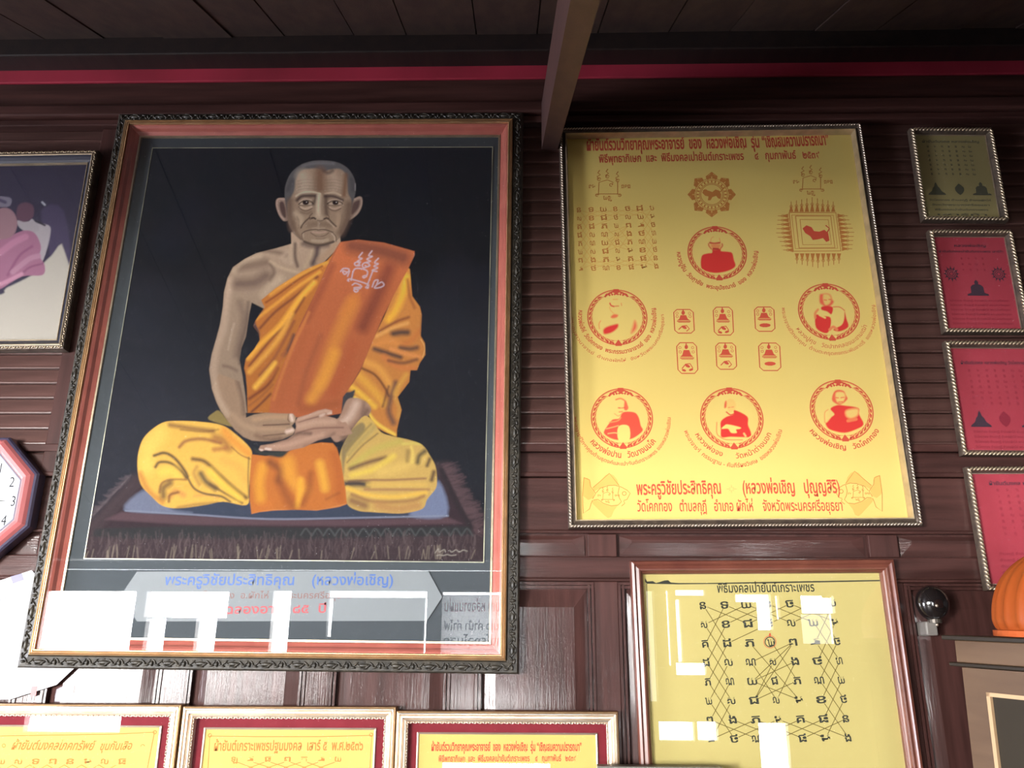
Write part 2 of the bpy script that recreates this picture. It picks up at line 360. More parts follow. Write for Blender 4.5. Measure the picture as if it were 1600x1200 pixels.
def canvas(name, fr, rect, d, paint, nu, mat, disc=False, delight=True, thick=.002):
    u0, u1, v0, v1 = rect
    U, V = np.meshgrid(np.linspace(u0, u1, nu), np.linspace(v0, v1, max(2, int(nu*(v1-v0)/(u1-u0)))))
    nv = U.shape[0]; px, py = fr.px(U, V, d); c = paint.sample(px, py)
    if delight: c = c/np.interp(py, *EY)[..., None]*.88
    c = np.clip(c, 0, .86)
    co = np.stack([U, np.full(U.shape, -d), V], -1).reshape(-1, 3)
    idx = np.arange(nu*nv).reshape(nv, nu); q = np.stack([idx[:-1, :-1], idx[:-1, 1:], idx[1:, 1:], idx[1:, :-1]], -1).reshape(-1, 4)
    if disc:
        cu, cv = (u0+u1)/2, (v0+v1)/2; m = co[q].mean(1); q = q[(m[:, 0]-cu)**2+(m[:, 2]-cv)**2 < ((u1-u0)/2)**2]
    me = bpy.data.meshes.new(name); me.vertices.add(len(co)); me.vertices.foreach_set('co', co.ravel())
    me.loops.add(q.size); me.loops.foreach_set('vertex_index', q.ravel()); me.polygons.add(len(q)); me.polygons.foreach_set('loop_start', np.arange(0, q.size, 4)); me.polygons.foreach_set('loop_total', np.full(len(q), 4))
    me.update(calc_edges=True)
    at = me.color_attributes.new('pigment', 'FLOAT_COLOR', 'POINT'); at.data.foreach_set('color', np.concatenate([c.reshape(-1, 3), np.ones((len(co), 1))], 1).astype(np.float32).ravel())
    return link(name, me, mat, fr.e)
# ================================================================ the setting
def struct(o): o['kind'] = 'structure'; return o
XL, XR = -5.6, 5.6
wall = struct(box('wall_front', XL, XR, .016, .10, 0, EYE+2.1, wood_v))
struct(box('floor', XL, XR, YB-.3, .0, -.1, 0, M('worn_floor_boards', (.06, .045, .04), .5, var=(.09, .065, .055), vscale=3, stretch=(8, 1, 1))))
struct(box('wall_right', XR, XR+.12, YB-.3, .1, 0, EYE+2.1, wood_dark))
m = MB(); m.box(XL-.12, XL, YB-.3, SD[0], 0, EYE+2.1); m.box(XL-.12, XL, SD[1], .1, 0, EYE+2.1); m.box(XL-.12, XL, SD[0], SD[1], 0, SD[2]); m.box(XL-.12, XL, SD[0], SD[1], SD[3], EYE+2.1)
struct(m.build('wall_left', wood_dark))
def zr(py): return zy(py)                    # height on the wall of a row seen at the middle of the photo
# --- upper part of the wall: rails, posts and clapboards
BAY = 1.46; POST = [.25+BAY*k for k in (-2, -1, 0, 1, 2)]; PW = .18
ztop, zbot = zr(196), zr(694)
posts = []
for k, x in enumerate(POST):
    wl = .135 if k == 1 else PW/2
    box('stile', x-wl, x+PW/2, 0, .016, zr(740), ztop, wood_v, wall, bevel=.003)
def slat_mesh(L, hgt):
    pr = [(.014, 0.0), (.000, .0008), (-.0005, .004), (.001, .007), (.006, .009), (.0115, hgt-.001), (.014, hgt)]
    v = []; f = []; n = len(pr)
    for x in (-L/2, L/2): v += [(x, y, z) for y, z in pr]
    for i in range(n-1): f.append((i, n+i, n+i+1, i+1))
    f.append(tuple(range(n))); f.append(tuple(range(2*n-1, n-1, -1)))
    me = bpy.data.meshes.new('slat'); me.from_pydata(v, [], f); me.materials.append(wood_slat); return me
NS = 23; hs = (ztop-zbot)/NS
for a, b in ((XL, POST[0]-PW/2), (POST[0]+PW/2, POST[1]-.135), (POST[1]+PW/2, POST[2]-PW/2), (POST[2]+PW/2, POST[3]-PW/2), (POST[3]+PW/2, POST[4]-PW/2)):
    me = slat_mesh(b-a, hs*1.0)
    for i in range(NS): link('slat', me, None, wall, loc=((a+b)/2, .001+random.uniform(0, .0012), zbot+i*hs))
def rail(z0, z1, y=0.0, mat=None, name='rail', bev=.003): return box(name, XL, XR, y, .016, z0, z1, mat or wood_h, wall, bevel=bev)
rail(zr(706), zbot, -.006, name='moulding'); rail(zr(738), zr(708), .002); rail(zr(745), zr(738), -.006, name='moulding')
rail(zr(828), zr(746), .003); rail(zr(833), zr(828), -.003, name='moulding')
# --- frieze of short raised panels and the rail under it
zf1, zf0 = zr(834), zr(869)
def raised(name, x0, x1, z0, z1, mat, edge=.02, deep=.012, slope_top=.02):
    """fielded panel: a groove, a sloping margin and a flat field"""
    o = MB(); a = edge
    v = [(x0, .012, z0), (x1, .012, z0), (x1, .012, z1), (x0, .012, z1), (x0+a, .012-deep, z0+a), (x1-a, .012-deep, z0+a), (x1-a, .012-deep, z1-slope_top), (x0+a, .012-deep, z1-slope_top), (x0, .02, z0), (x1, .02, z0), (x1, .02, z1), (x0, .02, z1)]
    f = [(0, 1, 5, 4), (1, 2, 6, 5), (2, 3, 7, 6), (3, 0, 4, 7), (4, 5, 6, 7), (8, 9, 1, 0), (9, 10, 2, 1), (10, 11, 3, 2), (11, 8, 0, 3)]
    return mesh(name, v, f, mat, wall)
FP = .732; xc = float(wp(941, 850)[0])
wood_bev = wood_h
k0 = -8
for k in range(-8, 8):
    x = xc+k*FP
    if x < XL or x > XR-.1: continue
    box('stile', x-.038, x+.038, 0, .016, zf0, zf1, wood_v, wall, bevel=.002)
    if x+FP-.038 < XR: 
        raised('raised_panel', x+.046, x+FP-.046, zf0+.004, zf1-.004, wood_h, .032, .0035, .010)
rail(zr(903), zf0, 0.0); rail(zr(908), zr(903), -.004, name='moulding')
# --- lower fielded panels
PP = .366; xs0 = float(wp(951, 1075)[0]); zt = zr(908)
for k in range(-15, 15):
    x = xs0+k*PP
    if x < XL+.1 or x > XR-.1: continue
    box('stile', x-.031, x+.031, 0, .016, .12, zt, wood_v, wall, bevel=.002)
    if x+PP < XR:
        a, b = x+.031, x+PP-.031
        raised('raised_panel', a+.018, b-.018, .14, zt-.02, wood_v, .034, .010, .045)
        m = MB()
        for (p, q) in ((a, a+.007), (a+.010, a+.016), (b-.007, b), (b-.016, b-.010)): m.box(p, q, -.003, .014, .13, zt-.008)
        m.box(a, b, -.003, .014, zt-.009, zt-.002); m.box(a, b, .0, .014, zt-.018, zt-.011)
        m.build('moulding', wood_v, wall)
# --- top of the wall
box('rail', XL, XR, -.018, .016, ztop, zr(186), wood_h, wall, bevel=.004)
box('moulding', XL, XR, -.030, .016, zr(184), zr(166), wood_h, wall, bevel=.007)
rail(zr(165), zr(124), .0, wood_h, 'board')
box('board', XL, XR, -.004, .016, zr(123), zr(100), red_paint, wall, bevel=.002)
# --- sloping ceiling (planks run from the wall down to the eave), wall plate, rafters
ceil = struct(empty('ceiling', (0, 0, 0)))
SL = math.atan(.435); zc = zr(66)
def slope_z(y): return zc+.435*y
x = XL; i = 0
while x < XR:
    wd = random.choice((.165, .19, .22, .26)); b = min(XR, x+wd-.004); dz = random.uniform(-.003, .003)
    v = [(px_, y_, slope_z(y_)+dz+t) for t in (0, .02) for (px_, y_) in ((x, .05), (b, .05), (b+.085, -2.98), (x+.085, -2.98))]
    mesh('ceiling_plank', v, BOXF, wood_plank, ceil); x += wd
v = [(a, y_, slope_z(y_)+t) for t in (.021, .06) for (a, y_) in ((XL, .1), (XR, .1), (XR, -3.02), (XL, -3.02))]
mesh('roof_board', v, BOXF, wood_dark, ceil)
box('purlin', XL, XR, -.075, .0, zr(104), zr(66)+.01, wood_dark, ceil, bevel=.004)
def rafter(px_l, px_r, py, below=.225, h=.16, mat=wood_raft):
    xa, xb = float(wp(px_l, py)[0]), float(wp(px_r, py)[0]); z0 = float(wp(px_l, py)[1])
    v = []
    for y_ in (-.012, -2.88):
        for (a, b) in ((xa, 0), (xb, 0), (xb, h), (xa, h)): v.append((a-.03*y_, y_, z0+.40*y_+b))
    return mesh('rafter', v, [(0, 1, 2, 3), (7, 6, 5, 4), (0, 4, 5, 1), (1, 5, 6, 2), (2, 6, 7, 3), (3, 7, 4, 0)], mat, ceil)
rafter(846, 871, 235); rafter(1668, 1693, 235);
# eave beam and the lower room behind the viewer
zh = EYE+.505
struct(box('trim_1', XL, XR, -3.02, -2.90, zh, EYE+1.0, wood_dark))
box('ceiling_board', XL, XR, YB-.3, -3.0, EYE+.98, EYE+1.03, wood_dark, ceil)
# wall behind the viewer with its openings
xs = sorted({XL, XR, *[o[0] for o in OPEN], *[o[1] for o in OPEN]}); zs = sorted({0.0, EYE+1.0, *[o[2] for o in OPEN], *[o[3] for o in OPEN]})
mb = MB()
for i in range(len(xs)-1):
    col = [not any(o[0] <= (xs[i]+xs[i+1])/2 <= o[1] and o[2] <= (zs[j]+zs[j+1])/2 <= o[3] for o in OPEN) for j in range(len(zs)-1)]
    j = 0
    while j < len(col):
        if not col[j]: j += 1; continue
        k = j
        while k < len(col) and col[k]: k += 1
        mb.box(xs[i], xs[i+1], YB-.09, YB, zs[j], zs[k]); j = k
wb = struct(mb.build('wall_back', wood_dark))
for o_ in OPEN:                              # added boards block the bright world so these two openings mirror dimmer
    if 0 < o_[4] < 8: box('light_block_board', o_[0]-.02, o_[1]+.02, YB-.22, YB-.20, o_[2]-.02, o_[3]+.02, wood_dark, wb)
# ================================================================ the large portrait
big = Fr('portrait_frame', (-.6574, .7619, 1.2625, 1.6352, -.0059), 'largest picture on the wall, carved black frame around a painting of an orange-robed seated man', 'framed painting')
big.moulding('carved_moulding', [(0, 0), (0, .026), (.004, .031), (.016, .033), (.028, .036), (.031, .033)], carved_black)
shell = [(0, .000, 0, .016, .0055, .006)]+[(s*.13, -.002, s*.6, .010, .0032, .0055) for s in (-1, 1)]+[(s*.24, .003, -s*.7, .010, .0030, .005) for s in (-1, 1)]+[(s*.33, -.005, s*.2, .008, .0030, .0045) for s in (-1, 1)]+[(s*.42, .004, s*.9, .008, .0028, .0045) for s in (-1, 1)]+[(.5, -.001, 1.57, .0075, .004, .006), (0, -.008, 0, .010, .0025, .0045), (0, .008, 0, .007, .0022, .004)]
big.run('carved_leafwork', shell, .082, .016, .033, carved_black)
big.moulding('gilt_moulding', [(.031, .0), (.031, .036), (.032, .042), (.035, .0435), (.036, .041), (.037, .0425), (.040, .0435), (.041, .0405), (.0425, .043), (.045, .043), (.046, .036), (.046, 0)], gold_leaf)
big.run('gilt_beading', [(0, 0, .5, .0022, .0014, .0016)], .0042, .0445, .0425, gold_leaf, low=True)
big.moulding('rose_liner', [(.046, .036), (.050, .035), (.055, .030), (.060, .0205), (.064, .017), (.069, .013), (.070, .009)], rose_wood)
big.moulding('gilt_slip', [(.070, .009), (.0705, .0145), (.0755, .0145), (.0765, .008)], gold_pale)
big.board('mat_board', big.inset(.0765), .001, .0085, mat_board)
q = [big.loc(px, py, .0095) for px, py in ((242, 232), (771, 230), (753, 875), (128, 875))]
PR = ((q[0][0]+q[3][0])/2, (q[1][0]+q[2][0])/2, (q[2][1]+q[3][1])/2, (q[0][1]+q[1][1])/2)
big.moulding('gilt_fillet', [(-.0022, .0086), (-.0022, .0105), (0, .0105), (.0004, .0086)], M('worn_pale_gilt', (.60, .60, .42), .35, metal=.4, var=(.25, .26, .2), vscale=14), rect=PR)
P = Paint(110, 215, 790, 890, 1.5, (18, 20, 24)); S = P.S
for i in range(70):                          # loosely brushed ground
    x, y = rng.uniform(130, 770), rng.uniform(240, 850)
    c = 16+14*np.interp(y, [240, 500, 700], [0, .7, 1.2]); P.stroke([(x, y), (x+rng.uniform(-40, 40), y+rng.uniform(-50, 50))], (c+rng.uniform(-3, 3), c+2, c+8+rng.uniform(-3, 4)), rng.uniform(25, 60), 14, .45)
P.poly([(110, 470), (420, 520), (800, 480), (800, 900), (100, 900)], (42, 45, 53), 60, .7)
P.poly([(110, 620), (350, 640), (350, 900), (100, 900)], (56, 58, 68), 50, .5)
# rug
P.poly([(122, 832), (207, 742), (700, 722), (752, 800), (760, 880), (112, 880)], (70, 58, 62), 6, .95, False)
P.poly([(148, 838), (222, 757), (698, 742), (738, 832), (700, 836), (200, 838)], (60, 48, 54), 2, .9, False)
P.poly([(163, 812), (190, 800), (300, 806), (420, 812), (560, 812), (700, 808), (722, 818), (540, 822), (300, 820)], (96, 74, 80), 2, .9, False)
P.poly([(150, 826), (300, 822), (540, 826), (735, 822), (738, 836), (500, 842), (200, 842), (142, 838)], (54, 56, 58), 2, .9, False)
for x in range(470, 735, 18): P.stroke([(x, 836), (x+8, 826), (x+17, 837)], (88, 92, 92), 2, 1, .8)
for i in range(620):
    x = rng.uniform(128, 748); y = rng.uniform(842, 872); c = rng.uniform(-16, 34)
    P.stroke([(x, y-rng.uniform(5, 16)), (x+rng.uniform(-2, 2), y-4), (x+rng.uniform(-6, 4), min(y+6, 874))], (84+c, 70+c*.95, 72+c*.9), 1.3, .8, .55)
for i in range(60):
    x = rng.uniform(130, 750); P.stroke([(x, rng.uniform(850, 862)), (x+rng.uniform(-6, 3), 873)], (150, 138, 122), 1.1, .7, .7)
for i in range(150):
    t = rng.uniform(0, 1); x = 690+55*t; y = 725+110*t; P.stroke([(x, y), (x+rng.uniform(8, 26), y+rng.uniform(-12, 8))], (96, 76, 80), 1.4, .8, .5)
    x = 205-75*t; y = 742+80*t; P.stroke([(x, y), (x-rng.uniform(4, 12), y+rng.uniform(-4, 10))], (104, 92, 96), 1.2, .8, .4)
P.stroke([(207, 757), (143, 824)], (74, 62, 66), 5, 2); P.stroke([(690, 735), (716, 790), (736, 822)], (52, 46, 50), 7, 3)
# cushion
P.poly([(192, 797), (222, 764), (300, 770), (500, 780), (684, 745), (700, 806), (640, 808), (560, 809), (470, 811), (400, 810), (330, 806), (262, 803), (228, 800)], (62, 70, 88), 1, 1, False)
P.poly([(194, 796), (222, 767), (245, 775), (270, 796), (300, 801), (262, 802)], (122, 128, 150), 3, .9); P.poly([(640, 806), (664, 780), (686, 752), (699, 805)], (124, 134, 164), 3, .9)
P.stroke([(196, 798), (300, 804), (420, 811), (560, 809), (700, 806)], (138, 144, 164), 2.2, 1)
# neck, chest, arm ------------------------------------------------ crop B
P.crop(320, 370, .18333)
P.poly([(735, -40), (738, 60), (600, 100), (440, 140), (340, 190), (240, 260), (195, 350), (165, 470), (155, 600), (130, 750), (95, 880), (60, 1000), (38, 1130), (60, 1290), (100, 1410), (140, 1490), (300, 1500), (360, 1500), (345, 1350), (320, 1180), (295, 1050), (310, 950), (350, 850), (380, 650), (400, 560), (520, 620), (700, 500), (900, 330), (1160, 70), (1150, -30), (950, -60)], (150, 128, 108), .8, 1, False, clip=1)
for c, ww, pts, al in [((178, 152, 130), 60, [(215, 380), (185, 560), (160, 760), (100, 960), (75, 1150), (120, 1350)], .8), ((112, 92, 80), 60, [(300, 560), (330, 700), (290, 900), (270, 1010)], .6), ((92, 76, 68), 30, [(370, 560), (350, 760), (300, 960), (300, 1080)], .6), ((104, 84, 72), 70, [(300, 260), (420, 240), (520, 220)], .7), ((168, 146, 122), 40, [(250, 290), (330, 210), (470, 160)], .6), ((98, 78, 70), 90, [(280, 400), (420, 390), (520, 330)], .75), ((88, 70, 62), 30, [(560, 230), (590, 300), (560, 370)], .6), ((165, 142, 118), 26, [(560, 210), (640, 260), (740, 290), (830, 310)], .85), ((95, 76, 66), 34, [(480, 110), (600, 130), (690, 150)], .6), ((160, 138, 118), 40, [(700, 130), (660, 180), (700, 210)], .7), ((80, 64, 58), 26, [(770, 60), (770, 170), (790, 250)], .8), ((164, 142, 120), 26, [(735, 60), (730, 150), (735, 230)], .7), ((158, 136, 112), 34, [(930, 90), (900, 160), (850, 260)], .8), ((66, 54, 56), 44, [(960, 90), (950, 160), (920, 230)], .85), ((70, 56, 54), 40, [(840, 60), (930, 80), (1050, 70)], .7), ((150, 122, 98), 50, [(1110, 70), (1050, 140), (980, 200)], .7), ((176, 154, 130), 70, [(640, 360), (560, 430), (500, 500)], .65), ((120, 98, 84), 26, [(160, 1100), (210, 1110), (270, 1140)], .7), ((184, 160, 138), 18, [(250, 740), (220, 860), (200, 960)], .5)]: S(c, ww, pts, alpha=al)
# pleated robe between arm and sash
P.poly([(1160, 70), (1040, 205), (900, 260), (820, 300), (600, 440), (480, 540), (510, 600), (430, 720), (415, 760), (460, 820), (470, 880), (420, 960), (350, 1040), (335, 1120), (350, 1180), (360, 1300), (365, 1500), (560, 1500), (640, 1200), (800, 780), (940, 500)], (176, 108, 52), .8, 1, False, clip=1)
P.poly([(380, 600), (500, 620), (430, 720), (470, 840), (400, 980), (330, 1060), (345, 900), (375, 760)], (78, 62, 66), 1.5)
for c, ww, pts, al in [((205, 142, 62), 34, [(1040, 220), (860, 300), (700, 390), (560, 490)], .9), ((122, 66, 40), 16, [(1000, 250), (820, 350), (640, 480), (520, 560)], .8), ((214, 150, 64), 26, [(980, 300), (800, 420), (620, 560), (440, 700)], .9), ((110, 62, 46), 22, [(960, 340), (780, 500), (600, 640), (470, 780)], .8), ((232, 168, 66), 44, [(930, 390), (800, 540), (640, 760), (480, 910), (370, 1030)], .9), ((120, 68, 48), 20, [(850, 520), (720, 720), (560, 880), (380, 1100)], .8), ((222, 160, 72), 40, [(740, 660), (640, 850), (520, 1000), (380, 1150)], .85), ((140, 84, 56), 26, [(760, 720), (680, 880), (580, 1050), (470, 1180)], .8), ((92, 64, 62), 34, [(760, 840), (710, 960), (670, 1010)], .8), ((236, 180, 76), 40, [(600, 1080), (500, 1200), (430, 1280)], .9), ((118, 62, 44), 26, [(620, 1120), (540, 1260), (380, 1380)], .85), ((150, 92, 54), 18, [(580, 1260), (480, 1360), (380, 1440)], .8), ((104, 58, 48), 20, [(560, 1340), (470, 1430), (400, 1490)], .8), ((170, 100, 56), 30, [(680, 980), (620, 1100), (560, 1200)], .7)]: S(c, ww, pts, alpha=al)
# robe over the far arm ------------------------------------------- crop C
P.crop(490, 360, .18333)
P.poly([(780, 300), (820, 330), (840, 560), (905, 650), (922, 720), (912, 900), (948, 960), (952, 1060), (905, 1130), (880, 1190), (825, 1190), (815, 1290), (770, 1350), (715, 1420), (750, 1530), (730, 1610), (710, 1700), (708, 1760), (600, 1715), (520, 1670), (470, 1570), (420, 1480), (340, 1430), (260, 1400), (300, 1280), (390, 1150), (490, 960), (600, 740), (700, 500)], (196, 128, 66), .8, 1, False, clip=1)
for c, ww, pts, al in [((232, 172, 62), 60, [(790, 400), (760, 540), (700, 680), (640, 760)], .9), ((150, 86, 50), 26, [(800, 420), (820, 560), (860, 660)], .7), ((128, 74, 50), 24, [(810, 740), (700, 780), (560, 860)], .8), ((220, 160, 90), 30, [(800, 790), (680, 830), (540, 900)], .9), ((70, 60, 58), 50, [(680, 880), (740, 870), (800, 870)], .9), ((196, 118, 62), 50, [(900, 860), (820, 950), (740, 970)], .8), ((214, 140, 74), 60, [(520, 980), (640, 940), (720, 970)], .8), ((76, 62, 62), 40, [(520, 1010), (640, 1050), (740, 1080)], .85), ((84, 66, 62), 40, [(740, 1000), (820, 1010), (880, 1000)], .8), ((222, 146, 84), 34, [(660, 1010), (780, 1050), (910, 1080)], .8), ((206, 124, 70), 50, [(600, 1080), (720, 1160), (860, 1180)], .8), ((96, 66, 58), 28, [(640, 1110), (760, 1130), (880, 1100)], .7), ((226, 160, 78), 60, [(440, 1120), (560, 1180), (640, 1300), (690, 1400)], .85), ((110, 70, 48), 20, [(400, 1170), (520, 1230), (600, 1330), (640, 1410)], .85), ((226, 166, 70), 70, [(380, 1230), (480, 1330), (600, 1470)], .85), ((240, 192, 72), 44, [(320, 1330), (420, 1410), (520, 1500)], .8), ((96, 66, 54), 22, [(640, 1330), (610, 1430), (590, 1500)], .7), ((90, 70, 70), 46, [(700, 1300), (660, 1420), (640, 1540), (680, 1640)], .75), ((214, 158, 74), 40, [(790, 1230), (730, 1320), (700, 1390)], .85), ((206, 150, 76), 34, [(700, 1440), (730, 1510), (725, 1590)], .85), ((238, 200, 84), 26, [(250, 1400), (360, 1430), (440, 1500), (490, 1590), (560, 1660), (690, 1740)], .95), ((70, 66, 70), 18, [(925, 700), (915, 880)], .5), ((230, 178, 110), 8, [(915, 930), (948, 1000), (930, 1080)], .8)]: S(c, ww, pts, alpha=al)
# near hand's sleeve shadow and far forearm ------------------------ crop E
P.crop(500, 550, .18333); P.m = None
P.poly([(210, 350), (255, 340), (300, 330), (250, 460), (180, 480), (150, 430)], (66, 66, 70), 1.5)
P.poly([(225, 415), (290, 390), (345, 400), (410, 440), (435, 500), (380, 580), (330, 640), (200, 740), (120, 760), (60, 620), (160, 560)], (166, 132, 112), 1)
S((214, 184, 164), 60, [(310, 440), (260, 540), (200, 600)], alpha=.8); S((116, 92, 78), 50, [(400, 500), (320, 620), (200, 730)], alpha=.8); S((120, 96, 84), 30, [(380, 430), (360, 520)], alpha=.5)
# legs --------------------------------------------------------------- crop F, G
P.crop(390, 640, .25)
P.poly([(700, 50), (760, 60), (820, 140), (900, 168), (1000, 190), (1080, 222), (1128, 290), (1160, 350), (1170, 420), (1165, 490), (1110, 560), (1080, 620), (960, 648), (840, 645), (760, 640), (680, 632), (610, 590), (585, 480), (560, 330), (590, 210)], (206, 170, 96), .8, 1, clip=1)
P.poly([(575, 230), (620, 140), (700, 80), (720, 130), (640, 230), (600, 300), (585, 420)], (104, 98, 84), 2, .7)
for c, ww, pts, al in [((150, 130, 82), 14, [(760, 90), (680, 170), (600, 250)], .8), ((178, 156, 96), 30, [(780, 110), (700, 190), (620, 280)], .8), ((140, 116, 76), 12, [(800, 150), (700, 230), (610, 330)], .8), ((196, 176, 92), 40, [(940, 200), (780, 250), (640, 350)], .9), ((112, 84, 66), 26, [(850, 300), (740, 330), (630, 370)], .85), ((228, 196, 88), 34, [(900, 290), (780, 370), (640, 410)], .9), ((226, 190, 104), 60, [(1080, 300), (940, 360), (820, 390)], .7), ((150, 108, 80), 14, [(1100, 430), (880, 440), (760, 440), (620, 450)], .85), ((60, 56, 62), 36, [(600, 465), (680, 462), (740, 470)], .95), ((222, 182, 96), 26, [(740, 470), (900, 470), (1100, 470)], .8), ((160, 112, 86), 16, [(720, 500), (900, 500), (1120, 500)], .7), ((236, 190, 84), 26, [(610, 490), (720, 530), (900, 545), (1100, 520)], .9), ((150, 104, 74), 22, [(640, 530), (780, 575), (1000, 570), (1090, 540)], .7), ((134, 96, 74), 50, [(640, 570), (720, 600)], .8), ((186, 136, 86), 50, [(800, 600), (920, 620), (1050, 600)], .8), ((108, 94, 66), 30, [(1095, 260), (1060, 290), (1050, 330)], .95), ((128, 106, 70), 26, [(990, 260), (985, 320)], .6), ((232, 202, 104), 16, [(1010, 230), (1020, 270), (1015, 330)], .8), ((110, 90, 64), 22, [(1125, 310), (1110, 350)], .95), ((92, 72, 58), 26, [(1152, 390), (1138, 440)], .9), ((216, 196, 100), 18, [(1070, 215), (1020, 210), (960, 215)], .8)]: S(c, ww, pts, alpha=al)
P.crop(120, 640, .20833)
P.m = None
P.poly([(990, 75), (1030, 20), (1070, 10), (1130, 80), (1180, 130)], (140, 122, 74), 1)
P.poly([(640, 100), (520, 190), (470, 290), (455, 420), (480, 560), (560, 650), (640, 720), (760, 740), (960, 715), (1100, 690), (1275, 715), (1290, 600), (1310, 380), (1300, 290), (1180, 175), (1080, 115), (930, 92), (760, 85)], (236, 186, 88), .8, 1, clip=1)
for c, ww, pts, al in [((250, 208, 104), 120, [(620, 180), (540, 300), (520, 420)], .7), ((196, 128, 66), 40, [(475, 480), (540, 610), (640, 690)], .7), ((140, 100, 66), 34, [(700, 115), (860, 140), (1020, 160)], .8), ((120, 84, 58), 16, [(780, 150), (960, 165), (1060, 150)], .5), ((156, 104, 70), 26, [(770, 280), (820, 235), (940, 220), (1080, 250)], .85), ((150, 90, 62), 60, [(1040, 210), (1100, 230), (1140, 290)], .7), ((170, 104, 68), 34, [(1030, 300), (1110, 290)], .7), ((228, 150, 66), 60, [(1110, 160), (1180, 240), (1290, 330)], .85), ((130, 86, 58), 10, [(1160, 280), (1230, 340), (1300, 370)], .7), ((96, 78, 60), 22, [(580, 345), (660, 325), (740, 370), (810, 460), (830, 500)], .95), ((96, 78, 60), 22, [(590, 430), (620, 395), (700, 400), (780, 460), (820, 510)], .9), ((250, 205, 92), 60, [(640, 470), (720, 460), (760, 510)], .7), ((150, 106, 66), 18, [(620, 620), (640, 550), (720, 525), (820, 525)], .8), ((92, 72, 62), 50, [(650, 650), (650, 590), (700, 550)], .75), ((214, 150, 84), 40, [(700, 650), (740, 610), (800, 640)], .8), ((120, 78, 56), 20, [(690, 690), (700, 640), (760, 620)], .8), ((232, 178, 84), 40, [(760, 560), (860, 590), (920, 640)], .8), ((224, 168, 90), 20, [(880, 650), (980, 640), (1060, 660)], .9), ((100, 82, 66), 16, [(830, 510), (880, 590), (960, 630), (1080, 650), (1150, 690)], .9), ((110, 84, 60), 30, [(870, 370), (960, 390), (1060, 480), (1180, 590), (1270, 660)], .9), ((88, 78, 66), 44, [(930, 480), (970, 540), (1040, 590)], .85), ((110, 86, 62), 18, [(1000, 560), (1100, 620), (1240, 700)], .8), ((250, 204, 80), 50, [(1000, 460), (1100, 560), (1220, 660)], .7), ((150, 110, 72), 30, [(900, 430), (880, 480), (920, 560)], .5), ((230, 170, 84), 60, [(1100, 380), (1220, 440), (1260, 520)], .6), ((110, 74, 60), 26, [(760, 735), (900, 712), (1050, 700)], .5), ((80, 72, 60), 14, [(1290, 360), (1285, 500), (1290, 660)], .6)]: S(c, ww, pts, alpha=al)
# the long sash ------------------------------------------------------ crop C
P.crop(490, 360, .18333)
P.poly([(225, 100), (380, 80), (600, 105), (860, 178), (860, 210), (800, 340), (690, 540), (590, 740), (500, 950), (430, 1120), (400, 1200), (330, 1310), (250, 1420), (235, 1560), (0, 1600), (-385, 1580), (-365, 1440), (-330, 1330), (-300, 1250), (-130, 830), (10, 545), (100, 340), (180, 170)], (176, 98, 62), .8, 1, False, clip=1)
for c, ww, pts, al in [((96, 58, 50), 130, [(330, 130), (560, 170), (760, 230)], .75), ((120, 62, 50), 110, [(640, 330), (540, 560), (420, 820)], .8), ((130, 68, 52), 60, [(160, 300), (60, 520), (-60, 760)], .5), ((206, 132, 62), 110, [(330, 620), (180, 960), (60, 1300)], .8), ((226, 156, 64), 90, [(180, 1050), (90, 1260), (-20, 1440)], .7), ((200, 122, 60), 70, [(360, 560), (260, 700)], .6), ((172, 90, 56), 80, [(340, 980), (260, 1200), (160, 1380)], .7), ((168, 94, 58), 60, [(-60, 860), (-200, 1200), (-300, 1480)], .6), ((196, 120, 66), 24, [(-40, 700), (-180, 1000), (-290, 1290), (-340, 1440)], .8), ((128, 74, 54), 40, [(60, 900), (-60, 1200), (-130, 1480)], .35), ((150, 84, 52), 60, [(200, 1480), (60, 1500), (-100, 1520)], .5), ((74, 56, 56), 9, [(500, 955), (430, 1130), (330, 1310)], .6), ((150, 112, 104), 8, [(862, 200), (835, 300)], .8), ((110, 66, 60), 10, [(225, 100), (100, 340), (10, 540), (-120, 820)], .5)]: S(c, ww, pts, alpha=al)
# the sash's end in front of the legs ---------------------------------- crop G
P.crop(390, 640, .25)
P.poly([(12, 280), (100, 290), (240, 262), (330, 225), (450, 205), (520, 210), (545, 240), (572, 330), (590, 450), (600, 500), (608, 590), (560, 608), (420, 630), (280, 625), (150, 630), (60, 640), (12, 652), (0, 560), (2, 420)], (196, 116, 56), .8, 1, False, clip=1)
for c, ww, pts, al in [((228, 160, 60), 60, [(80, 360), (60, 460), (70, 560)], .8), ((130, 76, 50), 50, [(130, 330), (190, 380), (180, 440)], .8), ((232, 164, 64), 80, [(240, 330), (260, 430), (330, 500)], .7), ((236, 176, 70), 50, [(440, 340), (460, 430), (470, 490)], .8), ((150, 84, 50), 40, [(380, 400), (370, 500), (330, 590)], .7), ((240, 176, 66), 34, [(320, 440), (310, 540), (295, 600)], .8), ((134, 72, 48), 60, [(200, 470), (240, 560), (270, 600)], .6), ((176, 94, 50), 60, [(530, 280), (560, 420), (560, 560)], .6), ((206, 120, 56), 60, [(120, 590), (60, 620)], .6), ((120, 66, 46), 16, [(480, 560), (560, 520)], .4), ((222, 150, 96), 7, [(20, 650), (160, 628), (420, 630), (600, 592)], .7)]: S(c, ww, pts, alpha=al)
P.m = None
P.poly([(30, 240), (70, 262), (110, 268), (190, 262), (240, 262), (200, 298), (140, 292), (80, 280), (40, 270)], (56, 60, 58), 2)
